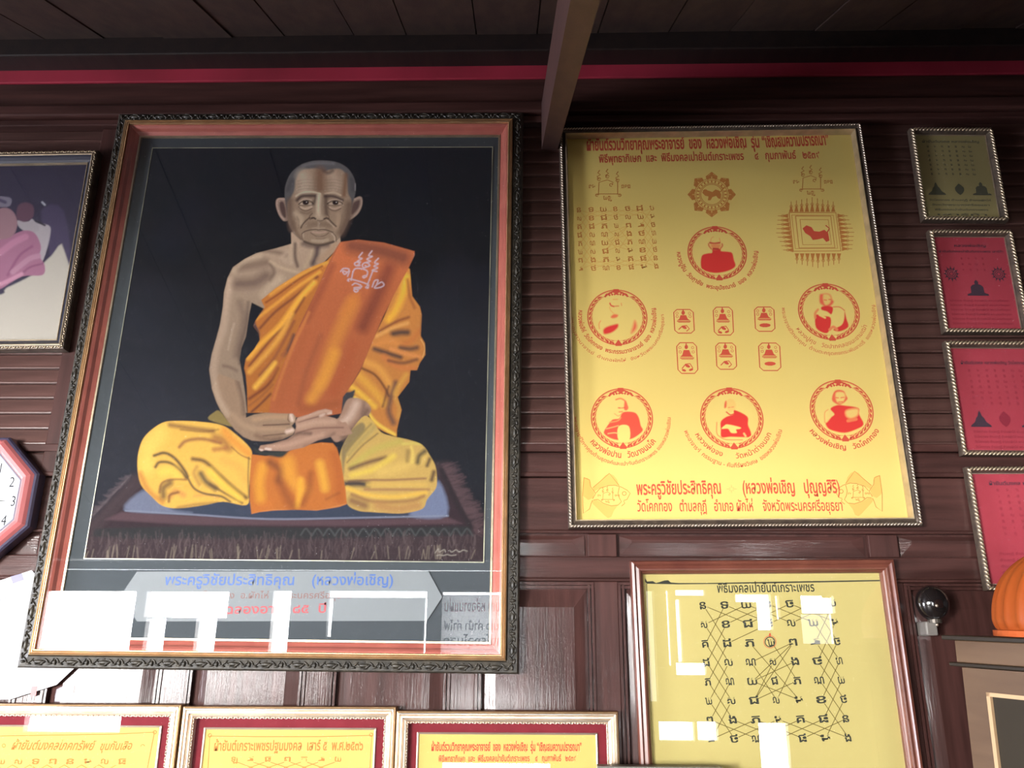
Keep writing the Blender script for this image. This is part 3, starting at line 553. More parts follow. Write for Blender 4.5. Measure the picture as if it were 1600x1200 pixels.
# folded hands ----------------------------------------------------------- crop D
P.crop(320, 560, .18333)
P.poly([(790, 505), (880, 478), (960, 445), (1030, 430), (1085, 445), (1085, 475), (1030, 488), (1110, 510), (1170, 545), (1200, 540), (1260, 640), (1180, 660), (1100, 660), (960, 700), (840, 760), (700, 790), (560, 788), (520, 782), (480, 792), (458, 775), (475, 742), (560, 730), (700, 690), (760, 650), (780, 580), (770, 540)], (168, 132, 112), .8, 1, False, clip=1)
P.poly([(60, 250), (100, 370), (140, 450), (200, 540), (260, 612), (330, 670), (400, 700), (470, 706), (560, 705), (660, 690), (750, 650), (770, 610), (740, 575), (770, 540), (778, 500), (750, 470), (640, 468), (520, 462), (420, 478), (352, 505), (340, 380), (300, 200), (120, 130)], (158, 130, 106), .8, 1, False, clip=2)
for c, ww, pts, al in [((186, 160, 136), 50, [(70, 150), (110, 320), (190, 470)], .8), ((110, 90, 78), 40, [(280, 190), (320, 330), (335, 470)], .6), ((176, 146, 118), 40, [(240, 480), (320, 560), (420, 600)], .7), ((184, 148, 116), 36, [(420, 520), (560, 500), (700, 500)], .8), ((96, 70, 60), 12, [(500, 570), (600, 566), (720, 560)], .9), ((180, 146, 118), 30, [(460, 600), (580, 600), (680, 600)], .7), ((104, 78, 66), 12, [(500, 660), (600, 650), (690, 640)], .8), ((120, 92, 76), 40, [(440, 660), (540, 690), (640, 680)], .6), ((228, 200, 182), 30, [(735, 485), (745, 525)], .95), ((226, 196, 178), 30, [(700, 625), (745, 612)], .95), ((90, 66, 58), 8, [(715, 475), (708, 520), (722, 540)], .7), ((196, 160, 138), 26, [(800, 520), (900, 485), (1010, 450), (1075, 450)], .85), ((120, 88, 76), 10, [(800, 545), (900, 515), (990, 490)], .8), ((196, 160, 136), 46, [(800, 580), (950, 545), (1100, 540)], .8), ((118, 86, 74), 12, [(780, 640), (920, 600), (1080, 590), (1180, 590)], .7), ((190, 152, 130), 34, [(540, 755), (700, 740), (860, 690), (1000, 650)], .85), ((94, 72, 64), 30, [(560, 715), (700, 680), (800, 640), (900, 640)], .6), ((228, 204, 190), 18, [(520, 770), (560, 775)], .9), ((228, 204, 190), 14, [(470, 780), (490, 782)], .9), ((120, 96, 82), 30, [(1100, 640), (1000, 700), (850, 760)], .5), ((222, 192, 174), 20, [(985, 490), (1010, 480)], .7), ((222, 192, 174), 14, [(1050, 470), (1078, 466)], .8)]: S(c, ww, pts, alpha=al)
# head ---------------------------------------------------------------------- crop A
P.crop(410, 230, .15); P.m = None
P.poly([(245, 548), (195, 528), (152, 538), (138, 580), (150, 650), (180, 720), (215, 765), (250, 768), (268, 740)], (122, 102, 90), .7)
P.poly([(215, 570), (180, 580), (185, 650), (215, 720), (245, 730), (240, 640)], (70, 54, 50), 1.2); S((150, 128, 114), 14, [(235, 545), (170, 540), (150, 590), (175, 690), (225, 755)], alpha=.8)
P.poly([(935, 560), (975, 525), (1020, 512), (1042, 545), (1035, 620), (1000, 690), (935, 745), (905, 745)], (116, 98, 86), .7)
P.poly([(945, 590), (990, 555), (1015, 560), (1000, 630), (950, 690), (925, 690)], (72, 56, 52), 1.2); S((146, 126, 112), 12, [(960, 545), (1020, 528), (1032, 590), (990, 680), (930, 735)], alpha=.8)
P.poly([(232, 500), (240, 400), (290, 280), (380, 195), (500, 148), (640, 138), (780, 158), (880, 212), (940, 290), (970, 380), (968, 480), (945, 570), (915, 700), (880, 800), (830, 900), (760, 980), (640, 1022), (500, 1022), (400, 962), (330, 900), (290, 830), (268, 760), (250, 650), (238, 570)], (74, 72, 72), .8)
P.poly([(262, 590), (300, 520), (335, 440), (345, 350), (385, 270), (440, 232), (560, 222), (640, 250), (700, 236), (800, 226), (865, 280), (885, 400), (892, 480), (925, 560), (915, 700), (880, 800), (830, 900), (760, 980), (640, 1020), (500, 1020), (400, 960), (330, 900), (290, 830), (268, 760)], (126, 106, 88), 1.6)
P.crop(410, 230, .15)
for c, ww, pts, al, w2 in [((150, 134, 116), 120, [(420, 300), (440, 380), (430, 440)], .8, None), ((96, 70, 54), 100, [(600, 260), (600, 360), (600, 430)], .85, None), ((148, 130, 112), 90, [(740, 300), (770, 380), (750, 440)], .7, None), ((98, 70, 52), 44, [(868, 290), (860, 400), (850, 500)], .8, None), ((74, 58, 52), 34, [(640, 252), (690, 268), (730, 246)], .7, None), ((84, 66, 56), 66, [(285, 560), (285, 700), (310, 850)], .75, None), ((80, 62, 52), 80, [(905, 600), (885, 740), (820, 890)], .75, None)]: S(c, ww, pts, w2, al)
for y_ in (340, 372, 405, 435): S((92, 74, 62), 6, [(370, y_+12), (460, y_-4), (590, y_+4)], alpha=.35, soft=.5); S((92, 74, 62), 6, [(650, y_+4), (740, y_-4), (830, y_+14)], alpha=.35, soft=.5)
for c, ww, pts, al in [((168, 148, 126), 18, [(350, 510), (420, 472), (520, 466), (600, 486)], .9), ((162, 142, 120), 16, [(655, 486), (740, 472), (815, 500)], .85), ((54, 42, 40), 34, [(362, 552), (410, 512), (490, 506), (572, 508)], .9), ((60, 46, 44), 30, [(655, 512), (740, 512), (835, 552)], .9), ((52, 40, 38), 34, [(572, 506), (545, 560), (530, 590)], .7), ((62, 48, 42), 44, [(662, 510), (662, 600), (668, 690)], .75), ((152, 134, 116), 20, [(392, 566), (440, 542), (505, 552)], .8), ((150, 132, 114), 18, [(690, 566), (760, 545), (822, 566)], .8), ((168, 152, 134), 16, [(400, 592), (450, 588), (505, 594)], .8), ((164, 148, 130), 16, [(705, 592), (760, 588), (815, 592)], .8)]: S(c, ww, pts, alpha=al)
P.poly([(422, 562), (450, 556), (480, 562), (482, 588), (452, 600), (422, 590)], (34, 24, 24), .5); P.poly([(732, 564), (760, 558), (788, 566), (788, 592), (760, 600), (734, 592)], (34, 24, 24), .5)
P.poly([(456, 568), (464, 568), (464, 576), (456, 576)], (190, 184, 176), .4, .8); P.poly([(766, 570), (774, 570), (774, 578), (766, 578)], (190, 184, 176), .4, .8)
for c, ww, pts, al in [((30, 22, 22), 9, [(378, 594), (420, 562), (470, 554), (510, 568), (528, 590)], .95), ((30, 22, 22), 9, [(676, 590), (720, 562), (780, 558), (820, 574), (834, 590)], .95), ((60, 46, 42), 7, [(388, 604), (440, 606), (510, 600)], .8), ((60, 46, 42), 7, [(690, 602), (760, 608), (820, 598)], .8), ((158, 140, 120), 22, [(395, 626), (450, 640), (512, 622)], .85), ((154, 134, 116), 20, [(700, 628), (752, 642), (812, 624)], .75), ((72, 54, 46), 9, [(378, 620), (410, 650), (460, 664), (518, 636)], .85), ((72, 54, 46), 9, [(684, 628), (720, 655), (765, 662), (820, 636)], .85), ((96, 78, 64), 26, [(400, 680), (470, 690), (510, 670)], .5)]: S(c, ww, pts, alpha=al, soft=.5)
for c, ww, pts, al in [((172, 156, 134), 40, [(588, 500), (582, 620), (585, 710)], .85), ((146, 128, 108), 56, [(565, 722), (605, 738)], .8), ((158, 140, 118), 50, [(350, 690), (400, 735), (400, 790)], .6), ((150, 126, 104), 46, [(790, 700), (790, 780), (770, 840)], .45), ((88, 70, 58), 34, [(320, 780), (350, 880), (400, 950)], .6), ((100, 82, 68), 60, [(490, 810), (600, 800), (700, 812)], .65), ((140, 122, 104), 16, [(585, 770), (585, 830)], .6)]: S(c, ww, pts, alpha=al)
for c, ww, pts, al in [((40, 30, 28), 18, [(512, 740), (535, 736), (552, 746)], .95), ((44, 32, 30), 16, [(642, 748), (668, 738), (680, 744)], .95), ((66, 50, 44), 12, [(520, 690), (492, 720), (498, 752)], .8), ((66, 50, 44), 10, [(676, 700), (694, 725), (684, 750)], .7), ((60, 46, 40), 10, [(575, 762), (600, 768), (630, 762)], .7), ((56, 42, 36), 15, [(490, 735), (450, 770), (420, 805), (402, 840)], .85), ((56, 42, 36), 15, [(690, 745), (725, 785), (768, 825)], .85), ((156, 138, 118), 10, [(672, 762), (715, 800), (745, 830)], .7), ((48, 34, 32), 9, [(415, 900), (445, 876), (500, 862), (555, 856), (585, 864), (620, 856), (680, 866), (735, 888)], .95), ((150, 124, 108), 16, [(520, 884), (590, 892), (660, 882)], .8), ((70, 52, 46), 8, [(505, 892), (550, 922), (600, 930), (650, 920), (690, 892)], .75), ((162, 142, 122), 8, [(520, 846), (560, 842), (600, 846), (650, 842)], .5), ((80, 62, 54), 9, [(410, 905), (412, 945), (430, 975)], .6), ((164, 146, 126), 8, [(425, 900), (428, 940)], .6), ((168, 150, 130), 8, [(722, 900), (748, 930), (752, 972)], .9), ((60, 46, 40), 8, [(740, 900), (768, 935), (770, 985)], .7), ((76, 60, 52), 10, [(560, 950), (610, 955), (660, 946)], .4), ((60, 48, 42), 26, [(440, 985), (520, 1012), (620, 1018), (740, 985)], .8), ((150, 132, 112), 30, [(520, 972), (600, 978), (680, 965)], .6), ((88, 70, 60), 7, [(360, 720), (380, 780), (372, 850)], .5), ((88, 70, 60), 7, [(830, 700), (820, 780), (800, 850)], .5), ((158, 154, 150), 6, [(967, 380), (966, 450)], .5)]: S(c, ww, pts, alpha=al, soft=.6)
S((98, 96, 96), 30, [(420, 195), (560, 165), (740, 170)], alpha=.5); S((56, 54, 56), 50, [(270, 440), (300, 350)], alpha=.6); S((54, 52, 54), 40, [(930, 330), (945, 450)], alpha=.5)
P.m = None
# pale yantra drawn on the sash, and the painter's scrawl ----------------- crop C
P.crop(490, 360, .18333); WH = (178, 160, 168)
for pts in ([(415, 190), (385, 230), (412, 240), (375, 262), (400, 270)], [(497, 175), (470, 215), (500, 222), (455, 245), (485, 262), (450, 272)], [(552, 238), (520, 275), (550, 285), (515, 305), (545, 320), (500, 340), (540, 350)], [(395, 300), (360, 300), (350, 280), (375, 270), (392, 285), (375, 295)], [(480, 300), (430, 318), (415, 295), (440, 275), (475, 290), (460, 310), (440, 300)], [(320, 425), (345, 335), (400, 325), (455, 345), (455, 380), (430, 405), (420, 392), (440, 385)], [(300, 432), (290, 425), (315, 415), (450, 455), (465, 490), (445, 485), (470, 465)], [(505, 345), (460, 460)], [(230, 350), (255, 325), (300, 330), (290, 355), (250, 345), (265, 375), (305, 345), (290, 390)], [(330, 465), (360, 450), (410, 480), (345, 490), (380, 510), (360, 525), (345, 505), (400, 495)], [(500, 480), (520, 430), (550, 425), (540, 460), (580, 440), (600, 465), (570, 485), (520, 490), (545, 455)]): S(WH, 11, pts, alpha=.95, soft=.5)
P.crop(390, 640, .25); SG = (176, 170, 158)
for pts in ([(1160, 895), (1180, 870), (1185, 890), (1215, 875), (1225, 890)], [(1250, 880), (1265, 890), (1290, 876), (1310, 890), (1335, 878), (1360, 885)], [(1170, 912), (1190, 908), (1210, 912), (1235, 906), (1260, 912), (1290, 908)]): S(SG, 5, pts, alpha=.85, soft=.5)
P.crop(0, 0, 1)
n_ = rng.normal(0, 1, P.b.shape[:2]).astype(np.float32); n_ = (n_+np.roll(n_, 1, 1)+np.roll(n_, 1, 0)+np.roll(n_, -1, 0))/2
P.b *= (1+.035*n_)[..., None]
canvas('painting', big, PR, .0095, P, 620, paint_m)
# engraved plate under the painting
pl = [(188, 931), (214, 893), (669, 892), (691, 933), (667, 970), (214, 971)]
q = [big.loc(x, y, .012) for x, y in pl]
mesh('name_plate', [(u, -.0086, v) for u, v in q]+[(u, -.012, v) for u, v in q], [tuple(range(6, 12))]+[(i, (i+1) % 6, 6+(i+1) % 6, 6+i) for i in range(6)], plate_m, big.e)
k = Ink(big, .0123); k.text('พระครูวิชัยประสิทธิคุณ', (257, 914), (459, 914), 13, .015); k.text('(หลวงพ่อเชิญ)', (487, 914), (614, 914), 13, .015); k.build('blue_lettering', ink_blue)
k = Ink(big, .0123); k.text('วัดโคกทอง  อ.ผักไห่  จ.พระนครศรีอยุธยา', (300, 935), (548, 935), 8, .01); k.build('brown_lettering', ink_brn)
k = Ink(big, .0123); k.text('ฉลองอายุ  ๘๕  ปี', (352, 959), (509, 957), 11, .02); k.build('crimson_lettering', ink_crim)
big.board('glass_pane', big.inset(.0458), .0372, .0388, glass)
# ================================================================ the big yellow cloth
yel = Fr('cloth_print_frame', (.5512, .9139, .9148, 1.2171, .0087), 'large bright yellow cloth print with six round monk portraits in a silvered rope-edged frame', 'framed print')
yel.moulding('rope_edge_moulding', [(0, 0), (0, .025), (.002, .030), (.008, .031), (.010, .026)], bronze)
yel.moulding('cove_moulding', [(.010, 0), (.010, .026), (.013, .023), (.016, .026), (.0175, .0275)], bronze)
yel.moulding('inner_bead', [(.0175, 0), (.0175, .0275), (.019, .030), (.0205, .030), (.0215, .027), (.0245, .010), (.0245, 0)], gold_pale)
yel.run('rope_twist', [(-.25, 0, .6, .0062, .0024, .0042), (.25, 0, .6, .0062, .0024, .0042)], .0175, .0048, .0295, silver_gold)
yel.board('yellow_cloth', yel.inset(.0235), .001, .005, paper_y)
YD = .0053
T = Ink(yel, YD)
T.text('ผ้ายันต์รวมวิทยาคุณพระอาจารย์  ของ  หลวงพ่อเชิญ  รุ่น', (917, 235), (1187, 230), 14, .03); T.text('“เชิญสมความปรารถนา”', (1192, 230), (1296, 226), 14, .03)
T.text('พิธีพุทธาภิเษก  และ  พิธีมงคลเป่ายันต์เกราะเพชร     ๔   กุมภาพันธ์   ๒๕๓๙', (936, 254), (1281, 247), 9.5, .02)
T.text('พระครูวิชัยประสิทธิคุณ', (995, 773), (1127, 771), 16, .02); T.text('(หลวงพ่อเชิญ   ปุญฺญสิริ)', (1161, 771), (1313, 770), 16, .02)
T.text('วัดโคกทอง   ตำบลกุฎี   อำเภอ ผักไห่    จังหวัดพระนครศรีอยุธยา', (996, 799), (1317, 798), 13, .012)
for a in range(8):
    an = a*pi/4; T.line([(1143+2.5*cos(an), 764+2.0*sin(an)), (1143+(8 if a % 2 == 0 else 5)*cos(an), 764+(6.5 if a % 2 == 0 else 4)*sin(an))], 1.6, taper=True)
MED = [(964.5, 495.5, 47, 43.7), (1120.5, 395, 46.3, 42.2), (1295, 486.7, 48, 44), (971.7, 653, 48.6, 47.4), (1143.4, 653, 49.4, 47.5), (1315, 640.6, 49.6, 47.5)]
def med_ring(k, c):
    cx, cy_, hw, hh = c; d = k.d
    uc, vc = yel.loc(cx, cy_, d); r = yel.scale(cx, cy_, d)*hw
    def pt(rr, a): return (uc+r*rr*sin(a), vc+r*rr*cos(a))
    def poly(p): k._add([pt(*q) for q in p], [tuple(range(len(p)))])
    n = 72
    for ra, rb in ((.968, 1.0), (.950, .958), (.838, .846)):
        k._add([pt(ra, 2*pi*i/n) for i in range(n)]+[pt(rb, 2*pi*i/n) for i in range(n)], [(i, (i+1) % n, n+(i+1) % n, n+i) for i in range(n)])
    m = 34
    for i in range(m):
        a = 2*pi*(i+.5)/m; da = 2*pi/m
        if min(a, 2*pi-a) < .5 or abs(a-pi) < .12: continue
        s_ = 1 if a < pi else -1
        poly([(.855, a-s_*da*.6), (.89, a-s_*da*.35), (.945, a+s_*da*.05), (.94, a+s_*da*.55), (.905, a+s_*da*.62), (.885, a+s_*da*.15)])
        poly([(.85, a-s_*da*.2), (.88, a+s_*da*.35), (.855, a+s_*da*.7)])
    for s_ in (-1, 1):                       # crest at the top, lotus bud at the foot
        for (a0, r0, ln) in ((.07, .93, .10), (.17, .90, .10), (.27, .88, .11), (.38, .87, .09)):
            poly([(r0+.06, s_*(a0-.05)), (r0+.03, s_*(a0+ln*.5)), (r0-.01, s_*(a0+ln)), (r0-.05, s_*a0)])
        for a0 in (.05, .15, .26): poly([(.82, s_*(a0-.03)), (.87, s_*a0), (.84, s_*(a0+.06)), (.79, s_*(a0+.03))])
        poly([(.84, s_*.40), (.90, s_*.34), (.86, s_*.52), (.80, s_*.46)])
        for a0 in (.16, .26, .36): poly([(.99, pi+s_*a0), (.95, pi+s_*(a0+.07)), (.90, pi+s_*(a0+.03)), (.94, pi+s_*(a0-.02))])
    poly([(1.02, -.09), (.90, -.10), (.86, -.05), (.80, 0), (.86, .05), (.90, .10), (1.02, .09)])
    poly([(1.03, pi-.10), (.96, pi-.115), (.86, pi-.05), (.80, pi), (.86, pi+.05), (.96, pi+.115), (1.03, pi+.10)])
for c in MED: med_ring(T, c)
T.arc('หลวงปู่จีน  วัดฤาชัย  พระอุปัชฌาย์  ของ  หลวงพ่อเชิญ', MED[1][:2], 63, -92, 92, 5.5, .02)
T.arc('หลวงพ่อสีห์  วัดโคกทอง  พระกรรมวาจาจารย์  ของ  หลวงพ่อเชิญ', MED[0][:2], 61, -102, 104, 5.5, .02)
T.arc('พระอนุสาวนาจารย์  อำเภอผักไห่  จังหวัดพระนครศรีอยุธยา', (964.5, 497), 73, -92, 94, 4, .0)
T.arc('หลวงปู่ศุข   วัดปากคลองมะขามเฒ่า', MED[2][:2], 62, -62, 66, 5.5, .0)
T.arc('พระอาจารย์วิทยาคุณ  ด้านตะกรุดคงกระพันชาตรี  ของหลวงพ่อเชิญ', MED[2][:2], 73, -96, 98, 4.5, .0)
T.arc('หลวงพ่อปาน   วัดบางนมโค', MED[3][:2], 64, -53, 53, 7.5, .02)
T.arc('พระอาจารย์วิทยาคุณด้านธุดงค์และเป่ายันต์เกราะเพชร ของหลวงพ่อเชิญ', MED[3][:2], 76, -92, 90, 4.6, .01)
T.arc('หลวงพ่อจง      วัดหน้าต่างนอก', MED[4][:2], 65, -66, 66, 6.5, .01)
T.arc('พระอาจารย์  กรรมฐาน - คัมภีร์ผงวิเศษ  ของหลวงพ่อเชิญ', MED[4][:2], 79, -75, 75, 5.2, .01)
T.arc('หลวงพ่อเชิญ   วัดโคกทอง', MED[5][:2], 64, -58, 58, 6.5, .02)
T.build('red_lettering', ink_red)
T = Ink(yel, YD)
T.arc('สืบทอดวิชาเป่ายันต์เกราะเพชร  หลวงพ่อปาน', MED[5][:2], 74, -82, 86, 4.4)
T.arc('ผู้สร้างผ้ายันต์  เสาร์ห้า  ทุกปี', MED[5][:2], 84, -56, 60, 4.2)
def yantra_grid(T, tl, tr, br, bl, rows, cols, h, wl, glyph=True, lines=True):
    def g(i, j):
        s_, t = j/(cols-1), i/(rows-1)
        return ((tl[0]*(1-s_)+tr[0]*s_)*(1-t)+(bl[0]*(1-s_)+br[0]*s_)*t, (tl[1]*(1-s_)+tr[1]*s_)*(1-t)+(bl[1]*(1-s_)+br[1]*s_)*t)
    KH = 'នមពទធសយរកខគងចជញដតថបផភលវហអឃឆណ'; n = 0
    if glyph:
        for i in range(rows):
            for j in range(cols):
                x, y = g(i, j); c = KH[(i*5+j*3+i*j) % len(KH)]; ww = h*(.45+.12*((i*3+j) % 3))
                T.text(c, (x-ww, y+h*.55), (x+ww, y+h*.45), h*.95, .02)
    if lines:
        def ln(a, b):
            (x0, y0), (x1, y1) = g(*a), g(*b); L = math.hypot(x1-x0, y1-y0); k = h*.62/L
            T2.line([(x0+(x1-x0)*k, y0+(y1-y0)*k), (x1-(x1-x0)*k, y1-(y1-y0)*k)], wl)
        T2 = lines if lines is not True else T
        for i in (0, rows-2):
            for j in range(cols-2): ln((i, j), (i+1, j+2)); ln((i+1, j), (i, j+2))
        for j in (0, cols-2):
            for i in range(0 if j else 0, rows-2): ln((i, j), (i+2, j+1)); ln((i+2, j), (i, j+1))
        for a, b in (((2, 4), (4, 2)), ((2, 2), (5, 4)), ((3, 2), (5, 3)), ((3, 4), (5, 3)), ((4, 2), (5, 4)), ((4, 4), (5, 2)), ((2, 4), (5, 2)), ((1, 3), (2, 1)), ((3, 2), (2, 4)), ((3, 4), (4, 2)), ((2, 3), (4, 4)), ((3, 3), (5, 2))): ln(a, b)
TG = Ink(yel, YD); TL_ = Ink(yel, YD-.0001)
yantra_grid(TG, (905, 328), (1019, 325), (1026, 416), (908, 420), 8, 7, 7.2, .9, lines=TL_)
def una(T, cx, cy_, s_, w_=1.3):
    for dx, top, hh in ((-13, -22, 14), (0, -24, 12), (16, -20, 14)):
        T.line([(cx+(dx+1)*s_, cy_+top*s_), (cx+(dx-2)*s_, cy_+(top+4)*s_), (cx+(dx+2)*s_, cy_+(top+7)*s_), (cx+(dx-3)*s_, cy_+(top+10)*s_), (cx+dx*s_, cy_+(top+hh)*s_)], w_*1.2)
        T.ring((cx+dx*s_, cy_+(top+hh)*s_), 2.6*s_, 2.2*s_, w_, 0, 330, 12)
    T.line([(cx-14*s_, cy_+16*s_), (cx-13*s_, cy_-3*s_), (cx, cy_-7*s_), (cx+9*s_, cy_-3*s_), (cx+7*s_, cy_+1*s_)], w_)
    T.ring((cx+6*s_, cy_+1*s_), 2.5*s_, 2.2*s_, w_, 0, 300, 10)
    T.line([(cx-17*s_, cy_+17*s_), (cx-13*s_, cy_+15*s_), (cx+16*s_, cy_+15*s_), (cx+20*s_, cy_+17*s_)], w_); T.line([(cx+16*s_, cy_-5*s_), (cx+16*s_, cy_+16*s_)], w_)
    T.ring((cx-16*s_, cy_+17*s_), 2.5*s_, 2*s_, w_, 0, 300, 10); T.ring((cx+19*s_, cy_+17*s_), 2.5*s_, 2*s_, w_, 200, 500, 10)
    T.text('នម', (cx-29*s_, cy_+6*s_), (cx-19*s_, cy_+6*s_), 5*s_, .03); T.text('ពទធ', (cx+22*s_, cy_+6*s_), (cx+36*s_, cy_+6*s_), 5*s_, .03); T.text('យញ', (cx-6*s_, cy_+24*s_), (cx+7*s_, cy_+24*s_), 5.5*s_, .03)
una(TG, 949, 288, 1.0); una(TG, 1267, 281, .95)
TG.build('yantra_script', ink_or); TL_.build('yantra_lines', ink_fish)
# sun wheel, square wheel, six octagonal amulets, two fish
T = Ink(yel, YD); cx, cy_ = 1112, 304
for rr in (27, 24.5, 19, 17): T.ring((cx, cy_), rr, rr*.93, 1.1)
for a in range(8):
    an = a*pi/4+pi/8*0; 
    for da, r_ in ((-.22, 29), (0, 34), (.22, 29), (-.1, 30), (.1, 30)):
        T.blob((cx+r_*cos(an+da), cy_+r_*.93*sin(an+da)), 3.4, 2.6, an)
    T.line([(cx+31*cos(an-.3), cy_+29*sin(an-.3)), (cx+37*cos(an), cy_+35*sin(an)), (cx+31*cos(an+.3), cy_+29*sin(an+.3))], 1.4)
for a in range(24): an = a*pi/12; T.blob((cx+21.8*cos(an), cy_+20.3*sin(an)), 1.9, 1.3, an)
T.poly([(1097, 301), (1101, 297), (1107, 298), (1113, 300), (1118, 296), (1124, 298), (1127, 304), (1126, 311), (1122, 310), (1119, 306), (1113, 308), (1110, 313), (1106, 313), (1107, 307), (1102, 306)])
T.blob((1102, 299), 4, 3.2); T.line([(1125, 300), (1130, 295), (1127, 291)], 1.5)
T.build('sun_wheel', ink_or)
T = Ink(yel, YD)
def qd(x0, y0, x1, y1): return [(x0, y0), (x1, y0+.3), (x1+(y1-y0)*.13, y1), (x0+(y1-y0)*.11, y1+.5)]
for r_, ww in ((qd(1233, 332, 1306, 392), 1.5), (qd(1237, 336, 1302, 388), 1), (qd(1243, 337.5, 1298, 387), 1.4), (qd(1250, 343, 1294, 382), 1.1)): T.line(r_, ww, closed=True)
for i in range(9):
    t = (i+.5)/9; hh = 12-8*abs(t-.5)
    for (x, y, dx, dy) in ((1232+74*t, 331, 0, -1), (1241+74*t, 396, 0, 1), (1231+9*t, 334+60*t, -1, 0), (1308+8*t, 334+58*t, 1, 0)):
        T.poly([(x-3.4*dy-0*dx, y+3.4*dx), (x+dx*hh*1.3, y+dy*hh*1.3), (x+3.4*dy, y-3.4*dx)]); T.line([(x, y), (x+dx*hh*1.9, y+dy*hh*1.9)], 1.1)
        T.ring((x+dx*hh, y+dy*hh), 2.3, 2.0, .8, n=10)
T.build('square_wheel', ink_or)
T = Ink(yel, YD)
T.poly([(1254, 357), (1260, 352), (1268, 355), (1272, 361), (1280, 362), (1288, 359), (1294, 364), (1296, 376), (1291, 378), (1286, 372), (1278, 374), (1270, 375), (1266, 369), (1258, 364)]); T.blob((1261, 358), 5, 4); T.line([(1292, 364), (1296, 357), (1290, 352)], 2)
for n_, (x0, y0, x1, y1) in enumerate(((1052.5, 483.6, 1083, 520.5), (1114, 480, 1144, 523.6), (1178.5, 479.7, 1209, 517.7), (1057, 535.5, 1088, 583.4), (1118, 536, 1149, 577), (1185, 536, 1218, 579))):
    sl = .055*(y1-y0)
    def q_(a, b): return (x0+(x1-x0)*a+sl*b*1.0, y0+(y1-y0)*b)
    T.line([q_(.17, 0), q_(.83, 0), q_(1, .12), q_(1, .88), q_(.83, 1), q_(.17, 1), q_(0, .88), q_(0, .12), q_(.17, 0)], 1.5)
    b0 = .42
    T.blob(q_(.48, .14), 2.8, 3.4); T.blob(q_(.48, .06), 1.0, 2.2); T.poly([q_(.34, .24), q_(.62, .24), q_(.70, .40), q_(.82, .46), q_(.14, .46), q_(.26, .40)])
    T.line([q_(.14, .50), q_(.84, .50)], 1.5); T.line([q_(.2, .54), q_(.8, .54)], 1.0)
    if n_ % 3 != 2: T.line([q_(.2, .85), q_(.4, .70), q_(.62, .68), q_(.75, .82), q_(.6, .92)], 1.5); T.blob(q_(.5, .76), 4, 2.2, .4)
    else: T.blob(q_(.5, .75), 9, 3.2)
    for (a, b) in ((.16, .16), (.80, .16), (.16, .30), (.82, .30)): T.ring(q_(a, b), 1.9, 1.9, .7, n=10)
    if n_ in (1, 3): T.blob(q_(.3, .9), 3.5, 1.8, .3); T.blob(q_(.66, .88), 3.5, 1.8, -.3)
T.build('amulet_outlines', ink_red)
T = Ink(yel, YD-.0001); T3 = Ink(yel, YD)
def fish(f):
    T.poly([f(x, y) for x, y in ((265, 240), (330, 185), (375, 130), (412, 112), (450, 130), (480, 165), (500, 222), (440, 215), (380, 222), (320, 250), (270, 275))])
    T.poly([f(x, y) for x, y in ((185, 150), (220, 155), (245, 190), (245, 240), (280, 285), (265, 330), (225, 350), (185, 320), (172, 310), (178, 220))])
    T.poly([f(x, y) for x, y in ((255, 355), (300, 350), (360, 385), (430, 405), (490, 395), (450, 450), (430, 500), (400, 512), (370, 490), (300, 420), (265, 385))])
    for pts in (((295, 285), (330, 245), (400, 222), (460, 218), (520, 235), (570, 262), (598, 290), (570, 345), (540, 355)), ((270, 350), (310, 345), (360, 380), (430, 402), (490, 395), (520, 365), (500, 330), (490, 290), (500, 235)), ((172, 310), (180, 470), (235, 430), (250, 380), (262, 352)), ((185, 150), (172, 310)), ((265, 240), (412, 112), (500, 222)), ((520, 405), (550, 380), (540, 360)), ((185, 150), (235, 170), (245, 230), (290, 290), (262, 340))): T3.line([f(x, y) for x, y in pts], 1.0)
    x, y = f(545, 292); T3.ring((x, y), 3, 3, 1); x, y = f(395, 300); una(T3, x, y, .52, .8)
fish(lambda x, y: (880+x*.175, 720+y*.175))
fish(lambda x, y: (1349.5+(340-x)*.171+(y-300)*.010, 720+(y-20)*.176))
T.build('fish_fins', ink_fish); T3.build('fish_outlines', ink_or)
